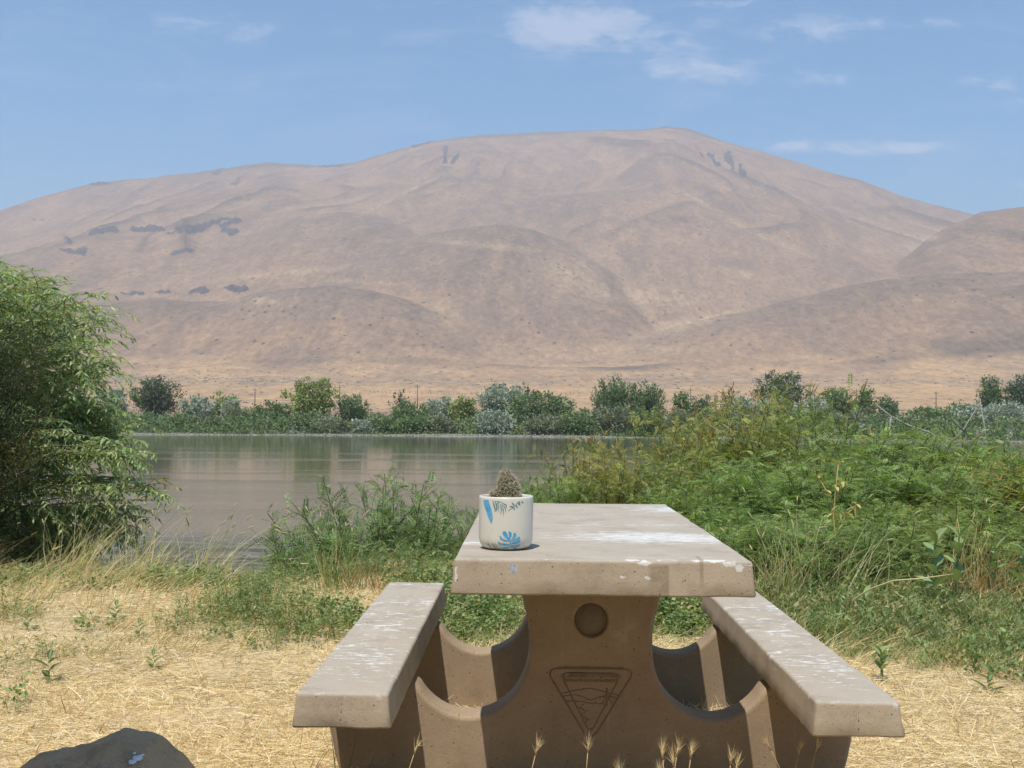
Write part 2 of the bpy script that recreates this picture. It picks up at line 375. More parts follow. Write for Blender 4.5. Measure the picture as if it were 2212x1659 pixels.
c = g.mix(g.ramp(pz, -.25, -.9), c, (.13, .10, .07))
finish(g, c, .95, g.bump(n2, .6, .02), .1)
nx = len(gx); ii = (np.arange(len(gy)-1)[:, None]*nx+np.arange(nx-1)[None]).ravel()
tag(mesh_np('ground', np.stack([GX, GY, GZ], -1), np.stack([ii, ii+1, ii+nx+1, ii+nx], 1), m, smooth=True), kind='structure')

m, g = mat('river_water')
pos = g.new('ShaderNodeNewGeometry').outputs['Position']
sx, sy, sz = g.sep(pos)
w1 = g.noise(g.scale(pos, (.5, 1.6, 1)), 1., 5, .6, .3)
w2 = g.noise(g.scale(pos, (2.2, 6., 1)), 1., 4, .6)
streak = g.ramp(g.noise(g.scale(pos, (.012, .11, 1)), 1., 4, .6, .5), .5, .62)
calm = g.math('ADD', .25, g.math('MULTIPLY', streak, .7))
h = g.math('MULTIPLY', g.math('ADD', w1, g.math('MULTIPLY', w2, .35)), calm)
weed = g.math('MULTIPLY', g.ramp(sy, 27, 21), g.ramp(g.noise(g.scale(pos, (.5, 1.5, 1)), 1., 8, .8, 1.), .44, .52))
bc = g.mix(g.noise(g.scale(pos, (.03, .06, 1)), 1., 3), (.135, .12, .078), (.105, .102, .07))
bc = g.mix(weed, bc, g.mix(g.noise(pos, 5, 4), (.03, .035, .018), (.10, .09, .05)))
rg = g.math('ADD', g.math('ADD', .06, g.math('MULTIPLY', streak, .05)), g.math('MULTIPLY', weed, .55))
p = finish(g, bc, rg, g.bump(h, .35, .05), .5); p.inputs['IOR'].default_value = 1.33
tag(mesh_np('water', [(-170, 6, WZ), (170, 6, WZ), (170, 152, WZ), (-170, 152, WZ)], [(0, 1, 2, 3)], m), kind='structure')

# ---------------------------------------------------------------- picnic table
def concrete(name, top_z=None, kind='slab'):
    m, g = mat(name)
    oc = g.new('ShaderNodeTexCoord').outputs['Object']; ox, oy, oz = g.sep(oc)
    n1 = g.noise(oc, 3.5, 6, .6); n2 = g.noise(oc, 60, 4, .7); n3 = g.noise(oc, 260, 2, .6)
    c = g.mix(g.ramp(n1, .3, .7), (.46, .365, .262), (.375, .295, .212))
    c = g.mix(g.math('MULTIPLY', n2, .35), c, (.40, .32, .24))
    pores = None
    for sc_, thr, gate in ((60, .15, .80), (150, .2, .86), (30, .075, .82), (95, .15, .85)):
        d = g.vor(oc, sc_); rnd = g.sep(g.vor(oc, sc_, 'Color'))[0]
        pm = g.math('MULTIPLY', g.ramp(d, thr, thr*.6), g.math('GREATER_THAN', rnd, gate))
        pores = pm if pores is None else g.math('MAXIMUM', pores, pm)
    if kind == 'slab':
        nz_ = g.sep(g.new('ShaderNodeNewGeometry').outputs['Normal'])[2]
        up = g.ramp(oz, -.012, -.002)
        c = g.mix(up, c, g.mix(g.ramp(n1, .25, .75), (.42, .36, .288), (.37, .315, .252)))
        # bleached, flaking streaks of old paint that run across the slab
        big = g.noise(g.scale(oc, (2.2, 3.4, 1)), 1., 3, .6, .3)
        st = g.noise(g.scale(oc, (16, 46, 4)), 1., 9, .72, .35)
        st2 = g.noise(g.scale(oc, (5, 60, 4)), 1., 5, .7, .5)
        wht = g.math('ADD', g.ramp(g.math('ADD', st, g.math('MULTIPLY', big, .55)), .83, .91), g.math('MULTIPLY', g.ramp(g.math('ADD', st2, g.math('MULTIPLY', big, .5)), .86, .96), .6), clamp=True)
        if name == 'table_concrete':
            px_ = g.ramp(ox, -.32, .22); mask = None
            for (mx_, my_, rx_, ry_, s_) in ((.42-.195, 3.52-2.97, .36, .20, 1.), (.47, 1.62, .30, .22, .95), (.02, 1.35, .6, .10, .35), (.2, .95, .5, .16, .5), (-.35, .36, .12, .06, .9), (.1, .05, .4, .05, .5)):
                v = g.vmath('MULTIPLY', g.vmath('SUBTRACT', oc, (mx_ if mx_ > -.3 else mx_, my_, 0)), (1/rx_, 1/ry_, 0))
                e_ = g.math('MULTIPLY', g.math('POWER', 2.718, g.math('MULTIPLY', g.vmath('DOT_PRODUCT', v, v, out='Value'), -1.)), s_)
                mask = e_ if mask is None else g.math('MAXIMUM', mask, e_)
            wht = g.ramp(g.math('ADD', g.math('MULTIPLY', g.math('ADD', st, g.math('MULTIPLY', st2, .8)), .62), g.math('MULTIPLY', mask, .26)), .685, .78)
            wht = g.math('MULTIPLY', wht, g.ramp(g.noise(g.scale(oc, (40, 90, 10)), 1., 6, .8), .35, .6, .35, .95))
        edgew = g.math('MULTIPLY', g.ramp(g.noise(g.scale(oc, (14, 14, 30)), 1., 6, .7), .63, .68), g.ramp(oz, -.04, -.02))
        wht = g.math('MAXIMUM', g.math('MULTIPLY', wht, g.ramp(oz, -.02, -.004)), g.math('MULTIPLY', edgew, .7))
        if name != 'table_concrete':   # drips down the inner long side
            dr = g.math('MULTIPLY', g.ramp(g.noise(g.scale(oc, (10, 55, 2.5)), 1., 4, .6), .64, .72), g.ramp(oz, -.085, -.01))
            wht = g.math('MAXIMUM', wht, g.math('MULTIPLY', dr, .45))
        c = g.mix(wht, c, (.66, .66, .64))
        if name == 'table_concrete':   # chipped white blobs and an old sticker on the near edge
            wq = g.vmath('SUBTRACT', g.new('ShaderNodeTexNoise').outputs['Color'], (.5, .5, .5)); g.put(wq.node.inputs[0].links[0].from_node.inputs['Vector'], oc); wq.node.inputs[0].links[0].from_node.inputs['Scale'].default_value = 70
            oc2 = g.vmath('ADD', oc, g.vmath('MULTIPLY', wq, (.022, .0, .014)))
            for (px_, py_, ru, rv, cc_) in ((1392, 1217, .017, .006, 0), (1505, 1212, .016, .003, 0), (1545, 1211, .03, .005, 0), (1575, 1219, .02, .006, 0), (1596, 1228, .011, .010, 0), (1365, 1210, .018, .004, 0), (1345, 1246, .006, .003, 0), (1398, 1249, .009, .004, 0), (1440, 1209, .04, .0035, 0), (1108, 1229, .013, .0125, 1), (985, 1240, .003, .02, 0)):
                p_ = ony(px_, py_, 2.964)
                v = g.vmath('MULTIPLY', g.vmath('SUBTRACT', oc2, (p_[0]-.196, 0, p_[2]-.76)), (1/ru, 0, 1/rv))
                e_ = g.math('MULTIPLY', g.ramp(g.vmath('LENGTH', v, out='Value'), 1.1, .85), g.ramp(oy, .03, .0))
                c = g.mix(g.math('MULTIPLY', e_, .85), c, (.66, .65, .62) if not cc_ else g.mix(g.ramp(g.noise(oc, 120, 4), .4, .6), (.20, .30, .40), (.48, .47, .45)))
        pores = g.math('MULTIPLY', pores, g.ramp(oz, -.004, -.02, .12, 1.))
        if name == 'table_concrete':   # the old water stain on the near edge
            sm = g.math('MULTIPLY', g.ramp(ox, .105+.01, .125+.01), g.ramp(ox, .178, .168))
            sm = g.math('MULTIPLY', sm, g.ramp(oy, .12, .06)); sm = g.math('MULTIPLY', sm, g.ramp(oz, -.008, -.02))
            c = g.mix(g.math('MULTIPLY', sm, g.ramp(g.noise(oc, 18, 5), .2, .7)), c, (.20, .15, .09))
            s2 = g.math('MULTIPLY', g.math('MULTIPLY', g.ramp(ox, .252, .258), g.ramp(ox, .268, .262)), g.ramp(oz, -.09, -.03)); s2 = g.math('MULTIPLY', s2, g.ramp(oy, .12, .06))
            c = g.mix(g.math('MULTIPLY', s2, .6), c, (.24, .17, .09))
    else:
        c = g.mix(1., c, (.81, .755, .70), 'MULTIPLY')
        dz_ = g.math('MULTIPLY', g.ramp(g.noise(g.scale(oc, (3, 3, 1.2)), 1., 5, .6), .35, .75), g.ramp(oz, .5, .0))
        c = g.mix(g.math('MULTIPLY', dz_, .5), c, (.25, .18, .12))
        dr = g.math('MULTIPLY', g.ramp(g.noise(g.scale(oc, (30, 30, 1.2)), 1., 4, .6), .62, .75), .25)
        c = g.mix(dr, c, (.46, .41, .35))
    c = g.mix(g.math('MULTIPLY', pores, .85), c, (.035, .025, .02))
    c = g.mix(1., c, g.mix(n3, (.80, .80, .80), (1.16, 1.16, 1.16)), 'MULTIPLY')
    n7 = g.noise(g.scale(oc, (7, 7, 10)), 1., 8, .72, .3)
    c = g.mix(g.math('MULTIPLY', g.ramp(n7, .50, .68), .38), c, (.21, .16, .115))
    c = g.mix(g.math('MULTIPLY', g.ramp(n7, .46, .32), .30), c, (.50, .42, .34))
    agg = g.vor(oc, 210); ar = g.sep(g.vor(oc, 210, 'Color'))[1]
    c = g.mix(g.math('MULTIPLY', g.math('MULTIPLY', g.ramp(agg, .45, .3), g.math('GREATER_THAN', ar, .85)), .14), c, (.55, .49, .42))
    h = g.math('SUBTRACT', g.math('ADD', g.math('MULTIPLY', n2, .5), g.math('MULTIPLY', n3, .12)), pores)
    finish(g, c, .82, g.bump(h, .55, .004), .25)
    return m
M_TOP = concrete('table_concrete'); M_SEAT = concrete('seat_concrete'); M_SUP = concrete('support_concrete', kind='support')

m, g = mat('plug_concrete'); oc = g.new('ShaderNodeTexCoord').outputs['Object']; nn = g.noise(oc, 80, 5); finish(g, g.mix(nn, (.17, .135, .10), (.23, .18, .135)), .9, g.bump(nn, .4, .003)); M_PLUG = m
def slab(name, x0, x1, y0, y1, zt, th, flare, m, parent, rt=.010, seed=0):
    """cast slab with sloping sides and rounded edges; origin at the near end, top face"""
    cx = (x0+x1)/2; hw = (x1-x0)/2; L = y1-y0
    prof = [(0, 0)]                                    # (outset, z) from the top rim to the underside
    for a in np.linspace(0, math.pi/2, 6): prof.append((-rt+rt*math.sin(a)+.002, -rt+rt*math.cos(a)))
    prof += [(flare*.5, -th*.55), (flare, -th+.006), (flare-.002, -th+.001), (flare-.008, -th)]
    prof = prof[1:]
    def ring(o, z, n=26):
        pts = []; rc = .010+max(o, 0)*.2
        w, l0, l1 = hw+o, -o, L+o
        for (ccx, ccy, a0) in ((w-rc, l0+rc, -math.pi/2), (w-rc, l1-rc, 0), (-w+rc, l1-rc, math.pi/2), (-w+rc, l0+rc, math.pi)):
            for k in range(6):
                a = a0+k*math.pi/10; pts.append((ccx+rc*math.cos(a), ccy+rc*math.sin(a)))
        out = []
        for i in range(len(pts)):
            p, q = np.array(pts[i]), np.array(pts[(i+1) % len(pts)]); d = np.linalg.norm(q-p); kk = max(1, int(round(d/.035)))
            for j in range(kk): out.append((p+(q-p)*j/kk)) 
        return out
    rings = []; base = ring(0, 0); nb = len(base)
    b = np.array(base)
    V = []
    rs = np.random.default_rng(seed)
    for (o, z) in prof:
        rg_ = np.array(ring(o, z))
        if len(rg_) != nb:   # resample by angle order
            t = np.linspace(0, 1, len(rg_), endpoint=False); T_ = np.linspace(0, 1, nb, endpoint=False)
            rg_ = np.stack([np.interp(T_, t, rg_[:, 0], period=1), np.interp(T_, t, rg_[:, 1], period=1)], 1)
        wob = .0022*fbm(rg_[:, 0]*9+seed, rg_[:, 1]*9+z*30, 3, seed)
        if z < -th+.004: wob = wob+.003*fbm(rg_[:, 0]*30, rg_[:, 1]*30, 2, seed+3)
        V.append(np.column_stack([rg_[:, 0]+wob, rg_[:, 1]+wob, np.full(nb, z)+wob*.6]))
    n = len(prof); V = np.vstack(V)
    i = np.arange(n-1)[:, None]*nb; j = np.arange(nb)[None]; j2 = (j+1) % nb
    Q = np.stack([i+j, i+nb+j, i+nb+j2, i+j2], -1).reshape(-1, 4)
    V = np.vstack([V, [0, L/2, V[:nb, 2].mean()], [0, L/2, -th]]); ct, cb = n*nb, n*nb+1
    T = [(ct, q, (q+1) % nb) for q in range(nb)]+[(cb, (n-1)*nb+(q+1) % nb, (n-1)*nb+q) for q in range(nb)]
    o = mesh_np(name, V, Q, m, parent, smooth=True, F3=T)
    o.location = (cx, y0, zt)
    # flat shading for caps
    pf = np.ones(len(Q)+len(T), bool); pf[len(Q):] = False; o.data.polygons.foreach_set('use_smooth', pf)
    return o
TX = .192
table = empty('picnic_table', (0, 0, 0), 'brown cast concrete picnic table with two attached benches and flaking white streaks', 'picnic table')
slab('tabletop', -.197, .591, 2.968, 4.84, .76, .095, .011, M_TOP, table, seed=1)
bl = slab('bench_seat', -.597, -.362, 2.893, 4.79, .42, .088, .012, M_SEAT, table, seed=2); bl['label'] = 'left bench seat with white flakes across its middle'
br = slab('bench_seat', .735, .946, 2.868, 4.72, .42, .088, .012, M_SEAT, table, seed=3); br['label'] = 'right bench seat with white drips down its inner side'

def sup_profile():
    """right half outline (u, z), from the top centre outwards and down"""
    h = [(.236, .665), (.222, .62), (.208, .57), (.196, .52), (.189, .47)]
    c, zc, rx, rz = .375, .425, .186, .207
    for a in np.linspace(math.pi, math.pi+math.radians(146), 22): h.append((c+rx*math.cos(a), zc+rz*math.sin(a)))
    h += [(.562, .331), (.795, .331), (.806, .28), (.805, .22), (.795, .16), (.783, .10), (.765, .04), (.745, -.03), (.74, -.12)]
    return h
HALF = sup_profile()
OUT = [(-u, z) for (u, z) in HALF]+[(u, z) for (u, z) in HALF[::-1]]     # closed, counter-clockwise seen from -Y? fixed below
def dense(loop, d=.02):
    out = []
    for i in range(len(loop)):
        p, q = np.array(loop[i]), np.array(loop[(i+1) % len(loop)]); k = max(1, int(np.linalg.norm(q-p)/d))
        for j in range(k): out.append(p+(q-p)*j/k)
    return np.array(out)
from mathutils.geometry import tessellate_polygon
def support(y0, first):
    lp = dense(OUT)
    area = .5*np.sum(lp[:, 0]*np.roll(lp[:, 1], -1)-np.roll(lp[:, 0], -1)*lp[:, 1])
    if area < 0: lp = lp[::-1]
    t = unit(np.roll(lp, -1, 0)-np.roll(lp, 1, 0)); inn = np.stack([-t[:, 1], t[:, 0]], 1)
    th = .115; rr = .014; n = len(lp)
    rings = []
    for a in np.linspace(0, math.pi/2, 5): rings.append((rr*(1-math.sin(a)), rr*(1-math.cos(a))))
    rings += [(0, th-rr)]+[(rr*(1-math.cos(a)), th-rr+rr*math.sin(a)) for a in np.linspace(0, math.pi/2, 5)][1:]
    V = []
    for (ins, yy_) in rings:
        q = lp+inn*ins; V.append(np.column_stack([q[:, 0], np.full(n, yy_), q[:, 1]]))
    nr = len(rings); V = np.vstack(V)
    i = np.arange(nr-1)[:, None]*n; j = np.arange(n)[None]; j2 = (j+1) % n
    Q = np.stack([i+j, i+j2, i+n+j2, i+n+j], -1).reshape(-1, 4)
    F = lp+inn*rr
    # front face with the round recess
    kc = 40; a = np.arange(kc)*2*math.pi/kc; rc = .0575; hc = np.stack([rc*np.cos(a), .515+rc*np.sin(a)], 1)
    fr = [Vector((p[0], p[1], 0)) for p in F]; ho = [Vector((p[0], p[1], 0)) for p in hc[::-1]]
    tess = tessellate_polygon([fr, ho])
    nv = len(V)
    hv = [(p[0], 0, p[1]) for p in hc[::-1]]; V = np.vstack([V, hv])
    T = []
    for tri in tess: 
        T.append([k if k < n else nv+(k-n) for k in tri])
    # recess: rounded lip, wall, floor
    prev = np.arange(nv, nv+kc)
    for (dr, dy) in ((-.004, .002), (-.006, .03), (-.012, .034)):
        v2 = [((rc+dr)*math.cos(b), dy*.45, .515+(rc+dr)*math.sin(b)) for b in a[::-1]]; nb = len(V); V = np.vstack([V, v2]); cur = np.arange(nb, nb+kc)
        Q = np.vstack([Q, np.stack([prev, np.roll(prev, -1), np.roll(cur, -1), cur], 1)]); prev = cur
    V = np.vstack([V, (0, .0153, .515)]); cc = len(V)-1
    T += [(prev[k], prev[(k+1) % kc], cc) for k in range(kc)]
    bk = tessellate_polygon([[Vector((p[0], p[1], 0)) for p in F]])
    T += [[(nr-1)*n+k for k in tri[::-1]] for tri in bk]
    o = mesh_np('support', V, Q, M_SUP, table, smooth=True, F3=np.array(T))
    pf = np.ones(len(Q)+len(T), bool); pf[len(Q):] = False; o.data.polygons.foreach_set('use_smooth', pf)
    o.location = (TX, y0, 0)
    import bmesh
    bm = bmesh.new(); bm.from_mesh(o.data); bmesh.ops.recalc_face_normals(bm, faces=bm.faces); bm.to_mesh(o.data); bm.free()
    return o
sup1 = support(3.43, True); sup2 = support(4.35, False)
for q_ in (sup1, sup2):
    mb = MB(); a = np.arange(40)*2*math.pi/40
    mb.add([((.050)*math.cos(b), .0150, .515+.050*math.sin(b)) for b in a]+[(.048*math.cos(b), .0115, .515+.048*math.sin(b)) for b in a]+[(0, .0115, .515)], [(k, (k+1) % 40, 40+(k+1) % 40, 40+k) for k in range(40)], [(80, 40+k, 40+(k+1) % 40) for k in range(40)])
    mb.build('recess_plug', M_PLUG, q_)
sup1['label'] = 'near support slab with cast triangular emblem and round recess'

# cast emblem on the near support (in support coordinates, face at y = 0)
m_emb, g = mat('emblem_concrete'); finish(g, (.235, .175, .12), .9, None, .2)
def ribbon(mb, pts, w, dep=.0035, closed=False):
    pts = np.array(pts, float)
    if closed: pts = np.vstack([pts, pts[:1]])
    p3 = np.column_stack([pts[:, 0], np.full(len(pts), -.0008), pts[:, 1]])
    mb.tube(p3, w/2, 6)
def rtri(s, z0, r):
    """rounded triangle, point down"""
    cs = [(-.128*s, .365), (.128*s, .365), (0, .150)]
    cen = np.array([0, .295]); pts = []
    cs = [np.array(c_)*1.0 for c_ in cs]; cs = [cen+(c_-cen)*s for c_ in cs]
    for i in range(3):
        p, a, b = cs[i], cs[i-1], cs[(i+1) % 3]
        d1, d2 = unit(a-p), unit(b-p); q0, q1 = p+d1*r, p+d2*r
        for t in np.linspace(0, 1, 8): pts.append((1-t)**2*q0+2*t*(1-t)*p+t*t*q1)
    return pts
em = MB()
ribbon(em, rtri(1.04, 0, .042), .005, closed=True); ribbon(em, rtri(.86, 0, .03), .0038, closed=True)
ribbon(em, [(-.085, .293), (-.045, .302), (0, .309), (.03, .302), (.06, .293), (.087, .289)], .003)
ribbon(em, [(-.083, .284), (-.05, .289), (-.025, .283), (0, .272), (.02, .280), (.045, .287), (.06, .285), (.08, .279)], .003)
ribbon(em, [(-.078, .270), (-.03, .268), (0, .263), (.04, .263)], .0024)
ribbon(em, [(-.02, .262), (-.035, .250), (-.01, .240), (-.03, .228), (-.005, .214), (-.018, .205)], .0024)
ribbon(em, [(.05, .31), (.05, .255)], .004); ribbon(em, [(.035, .262), (.05, .285), (.065, .262)], .003); ribbon(em, [(.04, .28), (.05, .3), (.06, .28)], .003)
emo = em.build('emblem', m_emb, sup1)
def text_mesh(name, body, size, loc, parent, width=None):
    cu = bpy.data.curves.new(name, 'FONT'); cu.body = body; cu.size = size; cu.align_x = 'CENTER'; cu.extrude = .0012; cu.offset = .0002
    to = bpy.data.objects.new(name, cu); COL.objects.link(to)
    dg = bpy.context.evaluated_depsgraph_get(); me = bpy.data.meshes.new_from_object(to.evaluated_get(dg))
    bpy.data.objects.remove(to)
    me.materials.clear(); me.materials.append(m_emb)
    V = np.empty(len(me.vertices)*3, np.float32); me.vertices.foreach_get('co', V); V = V.reshape(-1, 3)
    if width: V[:, 0] *= width/(V[:, 0].max()-V[:, 0].min())
    V2 = np.column_stack([V[:, 0]+loc[0], -V[:, 2]-.0006, V[:, 1]+loc[1]]); me.vertices.foreach_set('co', V2.astype(np.float32).ravel()); me.update()
    o = bpy.data.objects.new(name, me); COL.objects.link(o); o.parent = parent
    return o
for (b_, s_, z_, w_) in (('NATIONAL SYSTEM OF PUBLIC LANDS', .013, .3655, .20), ('U.S. DEPARTMENT OF THE INTERIOR', .012, .342, .185), ('BUREAU OF LAND MANAGEMENT', .012, .3285, .16)):
    t_ = text_mesh('lettering', b_, s_, (0, z_), sup1, w_)
m_drop, g = mat('bird_dropping'); finish(g, (.72, .72, .72), .6)
def blotch(mb, c, u, v, ru, rv, seed, th=.0012):
    r_ = np.random.default_rng(seed); k = 16; a = np.linspace(0, 2*math.pi, k, endpoint=False)
    q = 1+.25*np.sin(a*2+r_.random()*6)+.18*np.sin(a*3+r_.random()*6)+.1*r_.standard_normal(k)
    c, u, v = map(lambda t: np.array(t, float), (c, u, v)); n = np.cross(u, v)
    V = c+(q*np.cos(a))[:, None]*u*ru+(q*np.sin(a))[:, None]*v*rv
    V = np.vstack([V, V*.35+c*.65+n*th*1.0, [c+n*th]])
    V[:k] -= n*.001
    mb.add(V, [(i, (i+1) % k, k+(i+1) % k, k+i) for i in range(k)], [(2*k, k+i, k+(i+1) % k) for i in range(k)])

# ---------------------------------------------------------------- potted cactus
PC = np.array([-.066, 3.20, .7605])
pot_thing = empty('potted_cactus', PC, 'small spiny cactus in a white pot painted with blue leaves, on the picnic table', 'potted plant')
POTP = [(0, .0005), (.050, .0005), (.060, .002), (.068, .007), (.0735, .014), (.0765, .024), (.0775, .036), (.0775, .08), (.0776, .142), (.0774, .147), (.0762, .1497), (.0742, .1500), (.0728, .1485), (.0722, .145), (.0715, .136), (0, .136)]
def lathe(name, prof, m, parent, k=72):
    prof = np.array(prof); a = np.arange(k)*2*math.pi/k
    V = np.stack([prof[:, 0][:, None]*np.cos(a), prof[:, 0][:, None]*np.sin(a), np.repeat(prof[:, 1][:, None], k, 1)], -1).reshape(-1, 3)
    n = len(prof); i = np.arange(n-1)[:, None]*k; j = np.arange(k)[None]; j2 = (j+1) % k
    return mesh_np(name, V, np.stack([i+j, i+j2, i+k+j2, i+k+j], -1).reshape(-1, 4), m, parent, smooth=True)
m, g = mat('glazed_pot'); oc = g.new('ShaderNodeTexCoord').outputs['Object']; ox, oy, oz = g.sep(oc)
dirt = g.math('MULTIPLY', g.ramp(g.noise(oc, 70, 6, .75), .58, .72), g.ramp(oz, .11, .01))
smear = g.math('MULTIPLY', g.ramp(g.noise(oc, 28, 4), .5, .7), g.ramp(oz, .05, .0))
c = g.mix(g.math('MULTIPLY', g.noise(oc, 14, 3), .25), (.70, .67, .58), (.62, .585, .49))
c = g.mix(g.math('MULTIPLY', smear, .35), c, (.42, .40, .33)); c = g.mix(g.math('MULTIPLY', dirt, .55), c, (.2, .18, .14))
finish(g, c, .32, None, .5)
pot = lathe('pot', POTP[:-1], m, pot_thing)
m_soil, g = mat('soil'); oc = g.new('ShaderNodeTexCoord').outputs['Object']; nn = g.noise(oc, 220, 4)
finish(g, g.mix(nn, (.07, .05, .035), (.22, .17, .12)), .95, g.bump(nn, 1., .004))
lathe('soil', [(.0722, .134), (.05, .136), (.02, .139), (0, .140)], m_soil, pot_thing)
# painted leaves: strips laid on the pot wall; coordinates are in a 848-unit-wide drawing of the pot
m_bl, g = mat('blue_paint'); oc = g.new('ShaderNodeTexCoord').outputs['Object']
finish(g, g.mix(g.ramp(g.noise(oc, 55, 4), .35, .7), (.065, .32, .58), (.15, .47, .70)), .35, None, .5)
m_bd, g = mat('grey_blue_paint'); finish(g, (.13, .25, .30), .4, None, .5)
def prad(z): pr = np.array(POTP[:10]); return np.interp(z, pr[:, 1], pr[:, 0])
def onpot(x, y, off=.0005):
    z = .15-(np.asarray(y, float)-590)/915*.15; a = np.arcsin(np.clip((np.asarray(x, float)-694)/426, -.99, .99)); r = prad(z)+off
    return np.stack([r*np.sin(a), -r*np.cos(a), z], -1)
def strip(mb, pts, sub=5, off=.0005):
    """pts: (x, y, half width)"""
    pts = np.array(pts, float); t = np.arange(len(pts)); T_ = np.linspace(0, len(pts)-1, (len(pts)-1)*sub+1)
    x_, y_, w_ = (np.interp(T_, t, pts[:, k]) for k in range(3))
    dx, dy = np.gradient(x_), np.gradient(y_); L_ = np.hypot(dx, dy)+1e-9; nx_, ny_ = -dy/L_, dx/L_
    rows = [onpot(x_+nx_*w_*q, y_+ny_*w_*q, off) for q in (-1, -.33, .33, 1)]
    V = np.stack(rows, 1).reshape(-1, 3); n = len(x_)
    Q = [(i*4+j, i*4+j+1, i*4+4+j+1, i*4+4+j) for i in range(n-1) for j in range(3)]
    mb.add(V, Q)
mb = MB(); strip(mb, [(385, 645, 42), (398, 700, 44), (415, 760, 46), (438, 830, 45), (455, 900, 40), (468, 970, 28), (475, 1020, 10), (477, 1040, 2)])
mb.build('painted_long_leaf', m_bl, pot)
mb = MB()
for (x0, y0, x1, y1, x2, y2, w_) in ((700, 1195, 745, 1290, 790, 1400, 9),):
    strip(mb, [(690, 1175, 4), (730, 1270, 8), (770, 1350, 10), (800, 1430, 6), (810, 1470, 4)])
LOB = [[(740, 1300, 8), (700, 1235, 42), (680, 1190, 42), (675, 1165, 22)], [(752, 1300, 10), (770, 1240, 28), (765, 1195, 32), (750, 1168, 12)], [(770, 1330, 8), (820, 1280, 26), (840, 1230, 34), (830, 1195, 16)],
       [(790, 1360, 8), (850, 1320, 26), (890, 1290, 30), (912, 1262, 12)], [(800, 1385, 6), (860, 1370, 26), (905, 1345, 26), (925, 1325, 10)],
       [(745, 1330, 8), (680, 1320, 22), (630, 1290, 24), (612, 1245, 12)], [(775, 1400, 8), (700, 1395, 24), (620, 1385, 26), (580, 1350, 10)],
       [(800, 1430, 8), (720, 1450, 24), (660, 1465, 20), (610, 1455, 8)], [(805, 1420, 8), (860, 1430, 26), (905, 1420, 24), (930, 1395, 8)], [(810, 1440, 6), (850, 1462, 16), (890, 1470, 12), (905, 1462, 4)]]
for l_ in LOB: strip(mb, [(a_, b_, c_*.72) for (a_, b_, c_) in l_], off=.0007)
mb.build('painted_split_leaf', m_bl, pot)
mb = MB()
strip(mb, [(495, 650, 4), (515, 720, 12), (535, 790, 10), (528, 835, 2)]); strip(mb, [(530, 660, 4), (560, 740, 12), (558, 800, 8), (540, 840, 2)])
strip(mb, [(520, 655, 3), (600, 662, 4), (660, 690, 4), (700, 740, 3), (720, 790, 1)])
for (a_, b_, c_) in (((590, 690), (588, 760), (592, 850)), ((610, 700), (632, 800), (616, 890)), ((625, 705), (660, 800), (662, 915)), ((640, 705), (690, 770), (700, 860)), ((600, 668), (560, 700), (570, 800)), ((650, 690), (700, 710), (715, 780))):
    strip(mb, [(*a_, 3), (*b_, 8), (*c_, 1)])
strip(mb, [(735, 818, 4), (800, 765, 4), (860, 705, 4), (895, 655, 3)])
for (a_, b_) in (((815, 750), (750, 738)), ((835, 735), (785, 672)), ((818, 755), (832, 805)), ((850, 720), (880, 775)), ((880, 685), (920, 730)), ((895, 655), (915, 700)), ((935, 655), (965, 695))):
    mx_, my_ = (a_[0]+b_[0])/2, (a_[1]+b_[1])/2; strip(mb, [(*a_, 2), (mx_, my_, 13), (*b_, 2)])
for (a_, b_, c_) in (((418, 1350), (425, 1410), (465, 1480)), ((490, 1340), (480, 1400), (510, 1480)), ((535, 1350), (520, 1420), (530, 1485)), ((370, 1385), (420, 1430), (455, 1475)), ((560, 1400), (540, 1440), (545, 1485)), ((590, 1420), (565, 1450), (560, 1487)), ((610, 1440), (590, 1465), (580, 1488)), ((500, 1380), (495, 1430), (520, 1480))):
    strip(mb, [(*a_, 1), (*b_, 5), (*c_, 5)])
mb.build('painted_fronds', m_bd, pot)
